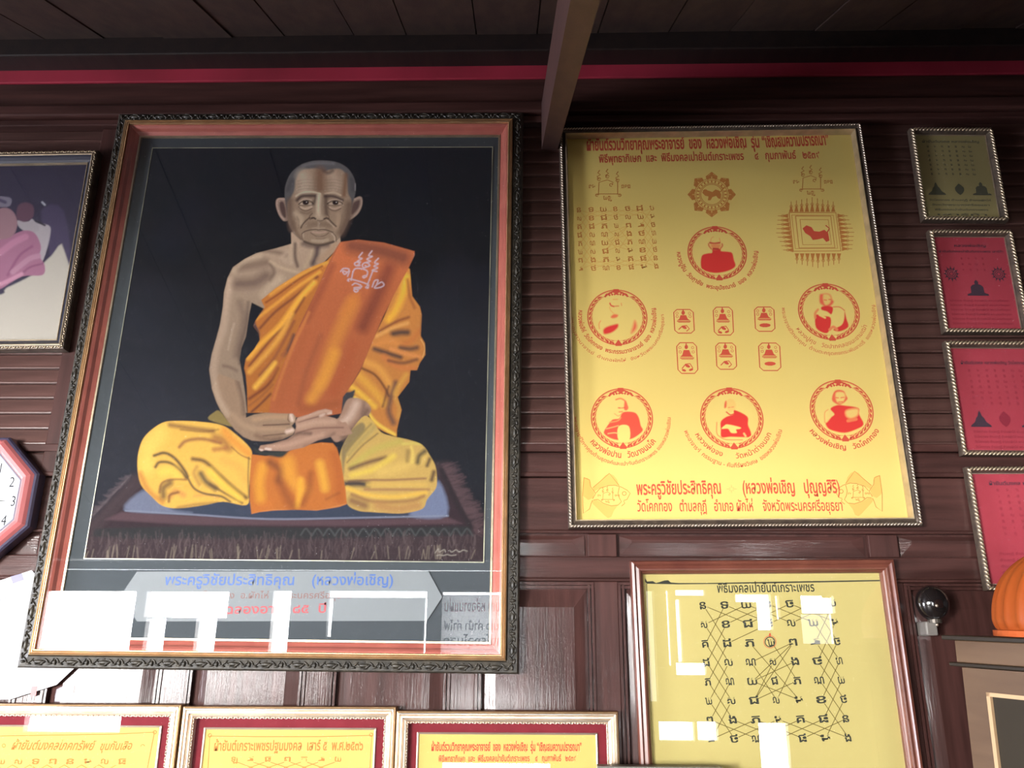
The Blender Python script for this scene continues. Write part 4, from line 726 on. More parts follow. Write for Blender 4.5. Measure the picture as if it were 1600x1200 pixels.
# the six portraits inside the rings
RD = (226, 66, 60); LT = (250, 224, 122); MD = (242, 150, 92)
def portrait(c, crop, shapes, nm='portrait_print'):
    cx, cy_, hw, hh = c; base = (252, 226, 122)
    p = Paint(cx-60, cy_-60, cx+60, cy_+60, 3, base); p.b[:] = np.array([.855, .635, .19])
    p.crop(*crop)
    for s_ in shapes:
        if s_[0] == 'P': p.poly(s_[2], s_[1], s_[3] if len(s_) > 3 else .6)
        else: p.stroke(s_[3], s_[1], s_[2], s_[4] if len(s_) > 4 else .6)
    for nm_, src in (('y', LT),): pass
    r = yel.scale(cx, cy_, YD)*hw*.80; uc, vc = yel.loc(cx, cy_, YD)
    o = canvas(nm, yel, (float(uc-r), float(uc+r), float(vc-r), float(vc+r)), YD-.00015, p, 110, print_m, disc=True, delight=False)
YL = (236, 204, 112)
portrait(MED[0], (880, 430, .1416), [('P', RD, [(445, 600), (480, 570), (560, 545), (605, 540), (600, 580), (540, 630), (470, 650), (445, 640)], 1.5), ('P', (238, 110, 80), [(750, 640), (770, 560), (790, 500), (812, 550), (800, 600)], 2.5), ('S', (240, 150, 90), 10, [(400, 590), (395, 540), (412, 505)]), ('S', RD, 14, [(515, 310), (530, 335), (560, 345)]), ('S', (230, 130, 80), 12, [(575, 342), (610, 340)]), ('P', (238, 120, 80), [(525, 460), (560, 430), (605, 440), (590, 465), (545, 475)], 1.2), ('S', (240, 170, 96), 7, [(510, 350), (525, 390), (560, 425)]), ('S', (236, 140, 84), 8, [(640, 310), (645, 335)]), ('S', (240, 160, 90), 8, [(550, 268), (600, 265)])])
portrait(MED[1], (1040, 330, .10833), [('P', RD, [(520, 650), (600, 610), (670, 600), (680, 540), (790, 545), (800, 575), (900, 585), (960, 605), (985, 700), (1005, 795), (900, 860), (740, 890), (600, 870), (515, 820)], .8), ('S', (214, 84, 66), 26, [(640, 455), (700, 465), (780, 455)]), ('S', (222, 100, 70), 16, [(620, 470), (625, 500), (660, 545)]), ('S', (222, 100, 70), 16, [(815, 470), (820, 500), (790, 540)]), ('S', (236, 160, 96), 10, [(650, 440), (660, 390), (690, 370)]), ('S', (236, 160, 96), 10, [(790, 440), (775, 390)]), ('P', (240, 150, 90), [(650, 480), (790, 480), (780, 530), (740, 550), (680, 545)], 2), ('S', (200, 70, 60), 24, [(690, 540), (760, 545)])])
portrait(MED[2], (1210, 430, .1416), [('P', (238, 110, 80), [(500, 220), (530, 205), (580, 200), (620, 220), (640, 270), (655, 290), (640, 320), (600, 350), (560, 350), (530, 330), (500, 300)], 1.5), ('P', (248, 200, 114), [(540, 215), (600, 215), (625, 260), (610, 310), (570, 330), (545, 300)], 1.5), ('P', RD, [(530, 345), (640, 350), (630, 430), (580, 400), (520, 380)], .8), ('P', RD, [(455, 440), (520, 450), (620, 470), (610, 600), (560, 640), (460, 580)], .8), ('P', RD, [(775, 400), (795, 480), (815, 570), (720, 620), (650, 600), (740, 550), (770, 480)], .8), ('S', MD, 26, [(450, 470), (450, 420), (480, 380)]), ('S', (250, 210, 120), 20, [(500, 440), (560, 470)]), ('S', RD, 8, [(550, 272), (575, 276)]), ('S', RD, 8, [(600, 268), (622, 268)]), ('S', RD, 8, [(650, 350), (720, 352), (775, 390)]), ('S', (240, 140, 90), 30, [(610, 600), (650, 570), (690, 600)])])
portrait(MED[3], (880, 590, .125), [('P', (236, 90, 70), [(740, 440), (810, 425), (900, 440), (945, 500), (970, 600), (995, 660), (920, 730), (835, 770), (690, 780), (600, 760), (520, 710), (515, 660), (600, 540), (640, 520), (700, 510)], .8), ('P', (250, 214, 122), [(690, 612), (820, 608), (826, 780), (694, 784)], .6), ('S', MD, 16, [(580, 560), (680, 540), (720, 500)]), ('S', (248, 180, 110), 12, [(540, 640), (620, 620), (690, 600)]), ('S', (248, 190, 116), 12, [(560, 700), (640, 690), (690, 700)]), ('S', (238, 130, 84), 18, [(660, 275), (720, 262), (780, 300), (800, 370)]), ('P', (238, 110, 78), [(770, 290), (800, 340), (815, 380), (790, 410), (760, 390)], 1), ('S', RD, 12, [(690, 378), (715, 380)]), ('S', RD, 9, [(730, 380), (770, 375)]), ('S', (238, 120, 80), 12, [(700, 430), (740, 425)]), ('S', MD, 8, [(640, 450), (690, 480), (740, 440)])])
portrait(MED[4], (1060, 590, .125), [('P', RD, [(700, 405), (860, 485), (870, 590), (905, 680), (900, 740), (800, 745), (650, 740), (540, 745), (530, 650), (530, 550), (600, 490), (690, 460)], .8), ('P', (250, 214, 122), [(575, 600), (620, 585), (770, 620), (770, 640), (720, 650), (730, 690), (660, 690), (620, 640), (540, 640)], .7), ('P', (236, 110, 76), [(590, 290), (610, 310), (600, 370), (575, 380), (575, 330)], 1), ('P', (248, 196, 112), [(610, 280), (680, 270), (720, 340), (700, 400), (650, 430), (610, 390)], 1.2), ('S', (224, 120, 80), 8, [(625, 375), (645, 372)]), ('S', (224, 120, 80), 8, [(665, 370), (690, 366)]), ('S', RD, 14, [(600, 430), (650, 465), (700, 450)]), ('S', (238, 120, 80), 10, [(480, 560), (480, 690), (520, 740), (600, 775), (800, 778)]), ('S', (248, 190, 116), 24, [(820, 700), (840, 730)])])
portrait(MED[5], (1230, 580, .125), [('P', RD, [(540, 470), (620, 425), (720, 430), (890, 460), (900, 540), (955, 660), (880, 720), (720, 770), (560, 740), (500, 700), (480, 640), (520, 590), (590, 540)], .9), ('P', (236, 110, 78), [(570, 290), (600, 245), (650, 232), (710, 250), (735, 300), (755, 340), (735, 370), (700, 400), (650, 420), (600, 400), (560, 360)], 1), ('P', (248, 204, 118), [(610, 270), (700, 265), (725, 320), (700, 380), (660, 400), (615, 370)], 1.4), ('S', RD, 9, [(610, 330), (640, 334)]), ('S', RD, 9, [(670, 332), (710, 326)]), ('S', RD, 9, [(640, 385), (690, 382)]), ('P', (248, 200, 116), [(740, 490), (880, 470), (880, 550), (800, 590), (740, 560)], 2.4), ('P', (248, 206, 120), [(475, 500), (520, 475), (560, 540), (530, 600), (480, 640)], 1.2), ('S', MD, 10, [(470, 640), (470, 520), (510, 480)]), ('S', (238, 130, 84), 40, [(760, 620), (860, 600)])])
yel.board('glass_pane', yel.inset(.0238), .0058, .0072, glass_mat('clear_glass', 1.25, .0))
# ================================================================ dark red-brown frame with the line yantra
dk = Fr('yantra_frame', (.5964, -.0151, .6732, .4734, .0096), 'plain red-brown wooden frame with black script grid on mustard paper, below the big yellow cloth', 'framed print', height=.90)
dk.moulding('wood_moulding', [(0, 0), (0, .025), (.003, .030), (.009, .032), (.012, .029), (.014, .026), (.021, .029), (.025, .028), (.027, .022), (.030, .020), (.033, .014), (.0335, .004)], brown_moul)
dk.board('yellow_paper', dk.inset(.0325), .001, .004, paper_y2)
T = Ink(dk, .0043); T.text('พิธีมงคลเป่ายันต์เกราะเพชร', (1121, 926), (1273, 924), 11, .015)
T2_ = Ink(dk, .0042)
yantra_grid(T, (1099, 946), (1302, 942), (1326, 1153), (1112, 1155), 8, 7, 11, 1.1, lines=T2_)
T.ring((1203, 1003), 7.5, 7.5, 1.4); T.build('black_script', ink_blk); T2_.build('thread_lines', ink_olive)
T = Ink(dk, .0044); T.blob((1203, 992), 1.6, 3); T.ring((1203, 1003), 9.5, 9.5, .8); T.build('red_stamp', ink_red)
T = Ink(dk, .0043)
T.poly([(1008, 903), (1011, 908.5), (1020, 908), (1025, 911), (1032, 909), (1038, 907), (1044, 906.5), (1048, 910), (1060, 911), (1100, 911), (1180, 909.5), (1382, 906), (1382, 908), (1200, 911.5), (1060, 913), (1030, 912.5), (1011, 912), (1008, 909)])
T.line([(1010.5, 911), (1011.5, 940), (1014, 1040)], .9); T.build('torn_edge_line', ink_blk)
dk.board('glass_pane', dk.inset(.0325), .0062, .0076, glass)
# ================================================================ three matching frames along the bottom
def gilt_frame(x, ztop, wd, a, label, height=.72):
    f = Fr('gilt_frame', (x, ztop-.1, wd, .2, a), label, 'framed print', 'gilt frames with maroon mounts along the bottom', height=height)
    f.moulding('gilt_moulding', [(0, 0), (0, .025), (.0015, .029), (.0045, .030)], gold_leaf)
    f.moulding('silvered_moulding', [(.0045, .0), (.0045, .030), (.0062, .0325), (.0072, .0325), (.0085, .027), (.0105, .026), (.0125, .032), (.0155, .032), (.0165, .026), (.0185, .0235), (.0205, .026), (.024, .025), (.026, .022), (.0285, .020), (.0285, .004)], silver_gold)
    f.run('scalloped_beading', [(-.2, 0, .4, .0050, .0018, .0022), (.3, 0, -.4, .0050, .0018, .0022)], .013, .0275, .0215, silver_gold, low=True)
    f.board('maroon_mount', f.inset(.028), .001, .0065, maroon)
    f.moulding('gilt_slip', [(.050, .0064), (.0502, .0105), (.0525, .0112), (.0545, .0105), (.0548, .0066)], silver_gold)
    f.board('yellow_cloth', f.inset(.0546), .0066, .0072, paper_y3)
    return f
def corner_box(T, pts): T.line(pts, 1.1); 
f1 = gilt_frame(-1.1268, -.1360, .5277, .0030, 'bottom-row gilt frame farthest left, slanted orange title, cut by the left edge')
T = Ink(f1, .0075); T.text('ผ้ายันต์มงคลโภคทรัพย์', (17, 1171), (149, 1172), 11, .02, .35); T.text('ขุนกันเสือ', (156, 1172), (206, 1171), 10, .02, .3)
T.ring((6, 1165), 2.5, 2.5, 1); T.ring((223, 1166), 3, 2.5, 1, 0, 200)
T.line([(-300, 1152), (0, 1150), (180, 1147), (242, 1144)], 1.1); T.ring((242, 1144), 2.5, 2.5, 1.1); T.line([(241, 1146), (231, 1196), (214, 1290)], 1.1)
for i in range(9):
    x = 190-i*27; T.text('ធលមនពទសយរក'[i], (x-6, 1194), (x+6, 1194), 8, .02); T.line([(x-8, 1195), (x-22, 1203), (x-36, 1195)], 1)
T.build('orange_lettering', ink_or)
f2 = gilt_frame(-.5936, -.1378, .5277, .0043, 'bottom-row gilt frame under the big portrait, with one upright title line and ruled border')
T = Ink(f2, .0075); T.text('ผ้ายันต์เกราะเพชรปฐมมงคล  เสาร์ ๕  พ.ศ.๒๕๓๖', (334, 1173), (567, 1172), 12, .02)
T.line([(314, 1290), (325, 1200), (328, 1150), (400, 1151), (500, 1151), (581, 1149), (578, 1200), (574, 1290)], 1.1)
T.ring((328, 1149), 2.5, 2.5, 1.1); T.ring((580, 1148), 2.5, 2.5, 1.1)
xs_ = (366, 391, 418, 449, 475, 502, 528)
for i, x in enumerate(xs_): T.text('ឡវធពតរយ'[i], (x-5, 1190), (x+5, 1190), 7, .02)
for a, b in ((366, 418), (391, 449), (418, 366), (449, 391), (449, 502), (475, 528), (502, 449), (528, 475), (418, 475), (475, 418)): T.line([(a+5*np.sign(b-a), 1191), (b-4*np.sign(b-a), 1207)], 1)
T.build('orange_lettering', ink_or)
f3 = gilt_frame(-.0577, -.1450, .5423, .0032, 'bottom-row gilt frame nearest the red-brown frame, set slightly lower, two crimson title lines')
T = Ink(f3, .0075); T.text('ผ้ายันต์รวมวิทยาคุณพระอาจารย์  ของ  หลวงพ่อเชิญ  รุ่น “เชิญสมความปรารถนา”', (674, 1173), (909, 1173), 10, .03)
T.text('พิธีพุทธาภิเษก  และ  พิธีมงคลเป่ายันต์เกราะเพชร    ๔   กุมภาพันธ์   ๒๕๓๙', (685, 1190), (900, 1189), 7.5, .02); T.build('red_lettering', ink_red)
for f in (f1, f2, f3): f.board('glass_pane', f.inset(.028), .0125, .0138, glass)
# ================================================================ photograph at the left edge
ph = Fr('photograph_frame', (-1.6125, 1.125, .5746, .6521, .0106), 'dark framed colour photograph of people in pink robes, upper left edge', 'framed photograph')
ph.moulding('bronze_moulding', [(0, 0), (0, .022), (.002, .028), (.011, .030), (.0125, .027)], bronze)
ph.run('relief_border', [(-.3, 0, .5, .0055, .0022, .003), (0, .001, -.3, .004, .002, .003), (.3, -.001, .7, .005, .002, .003)], .022, .0065, .0295, gold_pale)
ph.moulding('gilt_line', [(.0125, .0), (.0125, .029), (.0145, .030), (.0165, .029), (.0165, 0)], gold_pale)
ph.moulding('navy_cove', [(.0165, .0285), (.020, .022), (.026, .015), (.033, .011)], navy)
ph.moulding('gilt_slip', [(.033, .011), (.034, .0135), (.036, .0135), (.037, .008), (.037, .002)], gold_pale)
p = Paint(-260, 235, 140, 530, 2, (66, 60, 84)); LTS = [((62, 56, 80), 120)]
p.poly([(-260, 230), (140, 230), (140, 420), (-260, 470)], (60, 55, 78), 30, .7)
p.poly([(100, 330), (64, 330), (78, 400), (64, 430), (110, 440)], (82, 72, 102), 2)
p.poly([(-260, 540), (-260, 460), (-20, 462), (10, 450), (50, 430), (62, 418), (80, 400), (100, 390), (100, 540)], (212, 204, 190), 1.5)
p.poly([(48, 352), (76, 352), (78, 370), (68, 405), (58, 415), (52, 380)], (196, 186, 190), 1); p.poly([(28, 344), (44, 346), (50, 342), (60, 352), (58, 362), (40, 362), (28, 352)], (190, 180, 184), 1)
p.poly([(-60, 470), (-20, 455), (0, 452), (34, 432), (66, 430), (70, 415), (62, 400), (64, 385), (55, 365), (40, 360), (24, 365), (8, 372), (-40, 380)], (184, 124, 152), .9)
for c, ww, pts in (((206, 140, 168), 10, [(0, 395), (20, 380), (40, 370)]), ((164, 104, 136), 4, [(12, 430), (30, 400), (50, 385)]), ((204, 150, 172), 8, [(20, 425), (45, 405), (60, 400)]), ((158, 100, 130), 3, [(30, 432), (46, 418), (66, 412)]), ((222, 160, 184), 6, [(-10, 448), (10, 440), (34, 428)]), ((150, 96, 124), 3, [(2, 372), (20, 362), (24, 350)])): p.stroke(pts, c, ww, 1.2)
p.poly([(-10, 372), (-12, 340), (0, 326), (14, 326), (24, 336), (27, 352), (20, 368), (4, 374)], (172, 132, 140), 1)
p.poly([(26, 340), (28, 322), (40, 316), (52, 322), (52, 338), (42, 346), (34, 346)], (112, 78, 96), 1.2); p.poly([(-30, 330), (-30, 310), (14, 308), (15, 322), (-6, 324)], (140, 132, 150), .8)
p.stroke([(-2, 312), (8, 316)], (90, 82, 110), 5, 1); p.stroke([(55, 345), (70, 352)], (60, 52, 66), 3, .8); p.stroke([(66, 316), (70, 320)], (200, 200, 212), 3, .8)
for k_ in range(3): p.poly([(-90-k_*60, 470), (-95-k_*60, 380), (-78-k_*60, 340), (-58-k_*60, 345), (-44-k_*60, 390), (-40-k_*60, 465)], (180, 120, 148), 2); p.poly([(-80-k_*60, 345), (-76-k_*60, 320), (-62-k_*60, 322), (-60-k_*60, 345)], (160, 120, 128), 2)
p.b *= .78; canvas('colour_photograph', ph, ph.inset(.0365), .0045, p, 240, vcol_mat('photo_paper', .5), delight=False)
ph.board('backing_board', ph.inset(.036), .001, .004, white_pap)
ph.board('glass_pane', ph.inset(.0335), .0062, .0074, glass_soft)
# ================================================================ right-hand column of small frames
def small(fit, label, mat, height=None):
    f = Fr('rope_edged_frame', fit, label, 'framed print', 'small rope-edged frames on the right', height=height)
    f.moulding('gilt_moulding', [(0, 0), (0, .017), (.0015, .021), (.004, .024), (.0095, .024), (.0115, .020), (.015, .0135), (.0155, .004)], bronze)
    f.run('rope_twist', [(0, 0, .62, .0092, .0034, .0052)], .0105, .0058, .0215, gold_pale)
    f.moulding('gilt_slip', [(.0148, .0045), (.0150, .0078), (.0172, .0078), (.0176, .0045)], silver_gold)
    f.board('printed_cloth', f.inset(.0155), .001, .005, mat)
    return f
def grid_uv(T, f, u0, u1, v0, v1, rows, cols, st, hh, bold=.02):
    n = 0
    for i in range(rows):
        for j in range(cols):
            u = u0+(u1-u0)*j/max(1, cols-1); v = v1+(v0-v1)*i/max(1, rows-1); vv, ff = tmesh(st[n % len(st)], bold); n += 1
            if len(vv): T._add(np.stack([u+(vv[:, 0]-vv[:, 0].mean())*hh, v+vv[:, 1]*hh], -1), ff)
def line_uv(T, u0, u1, v, hh, st, bold=.02):
    vv, ff = tmesh(st, bold); a, b = vv[:, 0].min(), vv[:, 0].max(); T._add(np.stack([u0+(vv[:, 0]-a)/(b-a)*(u1-u0), v+vv[:, 1]*hh], -1), ff)
def buddha_uv(T, u, v, s_, kind=0):
    if kind == 0: pts = [(-1, 0), (1, 0), (.96, .16), (.55, .5), (.36, .95), (.2, 1.1), (.16, 1.3), (.05, 1.6), (-.05, 1.6), (-.16, 1.3), (-.2, 1.1), (-.36, .95), (-.55, .5), (-.96, .16)]
    elif kind == 1: pts = [(-1, 0), (1, 0), (1, .15), (.62, .3), (.6, .9), (.4, 1.12), (.16, 1.2), (.2, 1.42), (0, 1.66), (-.2, 1.42), (-.16, 1.2), (-.4, 1.12), (-.6, .9), (-.62, .3), (-1, .15)]
    else: pts = [(0, 0), (.3, .25), (.5, .6), (.5, .95), (.25, 1.25), (0, 1.5), (-.25, 1.25), (-.5, .95), (-.5, .6), (-.3, .25)]
    T._add([(u+x*s_, v+y*s_) for x, y in pts], [tuple(range(len(pts)))])
g1 = small((1.2738, 1.3559, .2458, .3143, -.0166), 'small rope-edged frame with aged yellow cloth, topmost of the right column', paper_old)
T = Ink(g1, .0053); line_uv(T, -.085, .085, .272, .012, 'ผ้ายันต์มงคล หลวงพ่อเชิญ'); grid_uv(T, g1, -.07, .055, .160, .255, 7, 7, 'នមពទធសយ', .011)
buddha_uv(T, -.064, .092, .026); buddha_uv(T, .004, .092, .026, 2); buddha_uv(T, .068, .092, .027, 1)
for i, s_ in enumerate(('วัดโคกทอง ตำบลกุฎี อำเภอผักไห่', 'จังหวัดพระนครศรีอยุธยา', 'พิธีมงคลเป่ายันต์เกราะเพชร', 'เสาร์ห้า')): line_uv(T, -.09+.006*i, .09-.006*i, .072-.016*i, .009, s_)
T.build('green_grey_print', ink_grn)
g2 = small((1.2761, 1.0077, .2375, .3198, -.0105), 'small rope-edged crimson print with one seated figure between two round emblems', paper_red)
T = Ink(g2, .0053); buddha_uv(T, 0, .118, .030, 1)
for uu in (-.066, .068):
    for a in range(12): T._add([(uu+.024*cos(a*pi/6+d_), .186+.024*sin(a*pi/6+d_)*1.1) if r_ else (uu+.014*cos(a*pi/6+d_), .186+.014*sin(a*pi/6+d_)) for d_, r_ in ((-.2, 0), (0, 1), (.2, 0))], [(0, 1, 2)])
    for r_ in (.017, .012, .007): T._add([(uu+r_*cos(a*pi/8), .186+r_*sin(a*pi/8)) for a in range(16)]+[(uu+(r_-.0022)*cos(a*pi/8), .186+(r_-.0022)*sin(a*pi/8)) for a in range(16)], [(i, (i+1) % 16, 16+(i+1) % 16, 16+i) for i in range(16)])
line_uv(T, -.045, .045, .272, .012, 'หลวงพ่อเชิญ'); line_uv(T, -.092, .092, .254, .010, 'ผ้ายันต์มงคลเป่ายันต์เกราะเพชร เสาร์ห้า'); T.build('purple_print', ink_pur)
T = Ink(g2, .0053)
for i in range(6): line_uv(T, -.084, .084, .100-.014*i, .008, 'วัดโคกทอง ตำบลกุฎี อำเภอผักไห่ พระนครศรีอยุธยา')
grid_uv(T, g2, -.03, .03, .196, .232, 3, 4, 'នមពទធសយ', .010); T.build('faint_print', ink_dim)
g3 = small((1.2830, .6596, .2636, .3252, -.0078), 'small rope-edged crimson print with a row of dark figures, third down the right column', paper_red)
T = Ink(g3, .0053); buddha_uv(T, -.062, .082, .028); buddha_uv(T, .074, .082, .028, 1); line_uv(T, -.09, .09, .262, .013, 'ผ้ายันต์มงคล หลวงพ่อเชิญ วัดโคกทอง'); T.build('purple_print', ink_pur)
T = Ink(g3, .0053); buddha_uv(T, .004, .082, .030, 2); grid_uv(T, g3, -.07, .07, .145, .24, 7, 7, 'នមពទធសយរកខគង', .012)
for i in range(4): line_uv(T, -.086, .09, .066-.014*i, .009, 'วัดโคกทอง ตำบลกุฎี อำเภอผักไห่ พระนครศรีอยุธยา')
T.build('faint_print', ink_dim)
g4 = small((1.2945, .3082, .2806, .3189, .0044), 'small rope-edged crimson print, lowest of the right column, partly behind the orange lantern', paper_red)
T = Ink(g4, .0053); line_uv(T, -.08, .09, .272, .014, 'ผ้ายันต์มงคล หลวงพ่อเชิญ'); buddha_uv(T, .07, .15, .024, 1); line_uv(T, .01, .09, .112, .012, 'วัดโคกทอง'); T.build('purple_print', ink_pur)
T = Ink(g4, .0053); grid_uv(T, g4, -.06, .09, .14, .255, 8, 7, 'នមពទធសយរកខគង', .012)
for i in range(4): line_uv(T, -.086, .09, .09-.016*i, .009, 'ตำบลกุฎี อำเภอผักไห่ พระนครศรีอยุธยา')
T.build('faint_print', ink_dim)
gs = glass_mat('small_glass', 1.35, .01)
for g in (g1, g2, g3, g4): g.board('glass_pane', g.inset(.0153), .0085, .0096, gs)
# ================================================================ octagonal wall clock at the left edge
xc_, zc_ = (float(v) for v in wp(-52, 779, -.05))
clk = empty('wall_clock', (xc_, 0, zc_-.172)); tag(clk, 'octagonal wall clock with rose-red wooden rim and white face, cut by the left edge', 'clock')
def octring(name, prof, mat):
    v = []; f = []; n = len(prof)
    for r_, d in prof: v += [(r_*cos(pi/8+j*pi/4)/cos(pi/8), -d, .172+r_*sin(pi/8+j*pi/4)/cos(pi/8)) for j in range(8)]
    for k in range(n-1):
        for j in range(8): a, b = 8*k+j, 8*k+(j+1) % 8; f.append((a, b, b+8, a+8))
    return mesh(name, v, f, mat, clk)
clock_m = M('rose_red_clock_wood', (.52, .15, .15), .3, coat=.8, coat_rough=.1)
octring('outer_case', [(.172, 0), (.172, .030), (.168, .036), (.163, .038)], M('blue_black_clock_case', (.07, .06, .11), .3, coat=.4))
octring('rose_rim', [(.163, .038), (.157, .045), (.148, .050), (.139, .048), (.132, .040), (.129, .034)], clock_m)
octring('inner_lip', [(.129, .034), (.126, .036), (.123, .034), (.123, .012)], M('grey_lip', (.25, .27, .33), .4))
v = [(.1225*cos(pi/8+j*pi/4)/cos(pi/8), -.014, .172+.1225*sin(pi/8+j*pi/4)/cos(pi/8)) for j in range(8)]
mesh('dial', v+[(a, -.004, c) for a, b, c in v], [tuple(range(8))]+[(j, 8+j, 8+(j+1) % 8, (j+1) % 8) for j in range(8)], M('white_dial', (.74, .76, .78), .5), clk)
vv_ = []; ff_ = []
for h_ in range(1, 13):
    a = pi/2-h_*pi/6; tv, tf = tmesh(str(h_)); n = len(vv_); w_ = tv[:, 0].mean()
    vv_ += [(.104*cos(a)+(x-w_)*.031, -.0145, .172+.104*sin(a)+(y-.35)*.040) for x, y in tv]; ff_ += [tuple(i+n for i in f) for f in tf]
nm_ = mesh('numerals', vv_, ff_, M('grey_numerals', (.03, .03, .035), .6, spec=.1), clk); nm_['kind'] = 'stuff'
mesh('minute_hand', [(-.02, -.018, .169), (.06, -.018, .1705), (.092, -.018, .172), (.06, -.018, .1735), (-.02, -.018, .175)], [(0, 1, 2, 3, 4)], ink_blk, clk)
mesh('hour_hand', [(-.003, -.017, .17), (.003, -.017, .17), (.035, -.017, .222), (.031, -.017, .225)], [(0, 1, 2, 3)], ink_blk, clk)
# ================================================================ white sheet behind the big frame's corner
sh = [(-150, 950), (0, 907), (49, 891), (62, 905), (120, 1040), (88, 1070), (15, 1093), (-160, 1093)]
q = [wp(x, y, -.012) for x, y in sh]; q = [(float(a), float(b)) for a, b in q]
bx_, bz_ = q[6]
def flat(name, pts, d0, d1, mat, parent, Y=0): 
    n = len(pts); vs = [(a-bx_, -d0, b-bz_) for a, b in pts]+[(a-bx_, -d1, b-bz_) for a, b in pts]
    return mesh(name, vs, [tuple(range(n)), tuple(range(2*n-1, n-1, -1))]+[(i, n+i, n+(i+1) % n, (i+1) % n) for i in range(n)], mat, parent)
pw = empty('paper_notice', (bx_, 0, bz_)); tag(pw, 'white paper notice with slanting small writing, taped behind the big portrait\'s lower left corner', 'paper notice')
flat('sheet', q, .010, .0118, white_pap, pw)
def wpl(pts, Y=-.013): return [tuple(float(c) for c in wp(x, y, Y)) for x, y in pts]
flat('tape', wpl([(16, 901), (34, 896), (37, 906), (20, 912)]), .0119, .0124, M('blue_grey_tape', (.12, .11, .26), .4), pw)
flat('red_tab', wpl([(49, 1073), (58, 1072), (56, 1086), (47, 1089)]), .0119, .0124, M('faded_red_tab', (.75, .18, .18), .5), pw)
vv_ = []; ff_ = []
for i in range(12):
    s_ = random.choice(('ขอเชิญร่วมทำบุญ', 'วัดโคกทอง', 'กำหนดการ', 'วันเสาร์ห้า', 'พิธีมงคล')); tv, tf = tmesh(s_)
    x0, y0 = random.choice(((-6, 955), (-4, 1010)))[0]+random.uniform(-70, 6), 950+i*9
    (ax, az), (bx2, bz2) = wpl([(x0, y0), (x0+34, y0-14)]); n = len(vv_); L = tv[:, 0].max()
    vv_ += [(ax+(bx2-ax)*x/L-(bz2-az)*y/L-bx_, -.0121, az+(bz2-az)*x/L+(bx2-ax)*y/L-bz_) for x, y in tv]; ff_ += [tuple(j+n for j in f) for f in tf]
o = mesh('small_writing', vv_, ff_, M('grey_pencil', (.25, .25, .28), .6), pw); o['kind'] = 'stuff'
# ================================================================ cabinet, lantern, wall lamp, grey frame top
cx0, cz0 = (float(v) for v in wp(1446, 992, -.215)); CT = cz0; ROT = -1.08; CD = .39
cab = empty('display_cabinet', (cx0, -.215, 0), (0, .045, ROT)); tag(cab, 'brown wooden display cabinet with dark glass front, lower right corner', 'cabinet')
cab_w = M('cabinet_wood', (.095, .052, .029), .45, var=(.15, .088, .050), vscale=3, stretch=(1, 1, 5), coat=.25, coat_rough=.25, spec=.3)
cab_d = M('cabinet_dark_edge', (.022, .015, .010), .45, spec=.3)
CW = .62
def cb(name, x0, x1, y0, y1, z0, z1, mat, bev=.002, par=None): return box(name, x0, x1, y0, y1, z0, z1, mat, par or cab, bevel=bev)
cb('cornice', -.012, CW+.012, -.030, CD+.02, CT-.010, CT, cab_d); cb('frieze_board', .006, CW-.006, -.012, CD, CT-.056, CT-.010, cab_w); cb('cornice', -.006, CW+.006, -.022, CD+.01, CT-.064, CT-.056, cab_d)
cb('side_panel', .012, .028, .008, CD, .02, CT-.064, cab_w); cb('side_panel', CW-.028, CW-.012, .008, CD, .02, CT-.064, cab_w); cb('back_panel', .012, CW-.012, CD-.006, CD+.002, .02, CT-.064, cab_d); cb('base', 0, CW, -.01, CD, 0, .06, cab_w)
door = mesh('door', [], [], cab_w, cab)
m = MB(); m.box(.014, .064, -.008, .006, .06, CT-.066); m.box(CW-.064, CW-.014, -.008, .006, .06, CT-.066); m.box(.064, CW-.064, -.008, .006, CT-.112, CT-.066); m.box(.064, CW-.064, -.008, .006, .06, .11)
door.data = bpy.data.meshes.new('door'); door.data.from_pydata(m.v, [], m.f); door.data.materials.append(cab_w)
m = MB(); a, b, c, d = .064, CW-.064, .11, CT-.112; t = .008
m.box(a, a+t, -.0105, .004, c, d); m.box(b-t, b, -.0105, .004, c, d); m.box(a, b, -.0105, .004, d-t, d); m.box(a, b, -.0105, .004, c, c+t)
m.build('cream_fillet', M('cream_fillet_wood', (.55, .36, .20), .4), door)
o = box('door_pane', a+.002, b-.002, -.002, .002, c+.002, d-.002, M('smoked_glass', (.035, .028, .020), .25, spec=.25), door)
# ribbed orange lantern standing on the cabinet
lx = cx0+.27*cos(ROT)-.15*sin(ROT); LY = -.215+.27*sin(ROT)+.15*cos(ROT)
pcx = float(to_px(np.array(lx), LY, np.array(CT))[0]); dep = float((np.array([lx, LY, CT])-CAMP)@_f); lz = CT-.27*.045+.003
lan = empty('ribbed_lantern', (lx, LY, lz), (0, .045, ROT)); tag(lan, 'orange ribbed dome lantern standing on the cabinet at the right edge', 'lantern')
LR = (pcx-1572)*dep/F0
NR, NZ = 168, 60; H_, R_ = LR*1.12, LR*.98; v = []; f = []
for i in range(NZ+1):
    t = i/NZ; z = H_*t; r = R_*(1-.10*(1-min(1, t*5))**2)*math.sqrt(max(0.0, 1-max(0, (t-.12)/.88)**2.3)) if t < 1 else .004
    for j in range(NR):
        a = 2*pi*j/NR; rib = (.0055, .003, 0, 0, 0, .003)[j % 6]; fine = .0009*sin(i*pi) if 0 else (.0011 if i % 2 else 0)
        rr = max(.003, r+(rib if .08 < t < .97 else .003)+(fine if not rib else 0)); v.append((rr*cos(a), rr*sin(a), z))
for i in range(NZ):
    for j in range(NR): f.append((i*NR+j, i*NR+(j+1) % NR, (i+1)*NR+(j+1) % NR, (i+1)*NR+j))
f.append(tuple(range(NR-1, -1, -1))); f.append(tuple(NZ*NR+j for j in range(NR)))
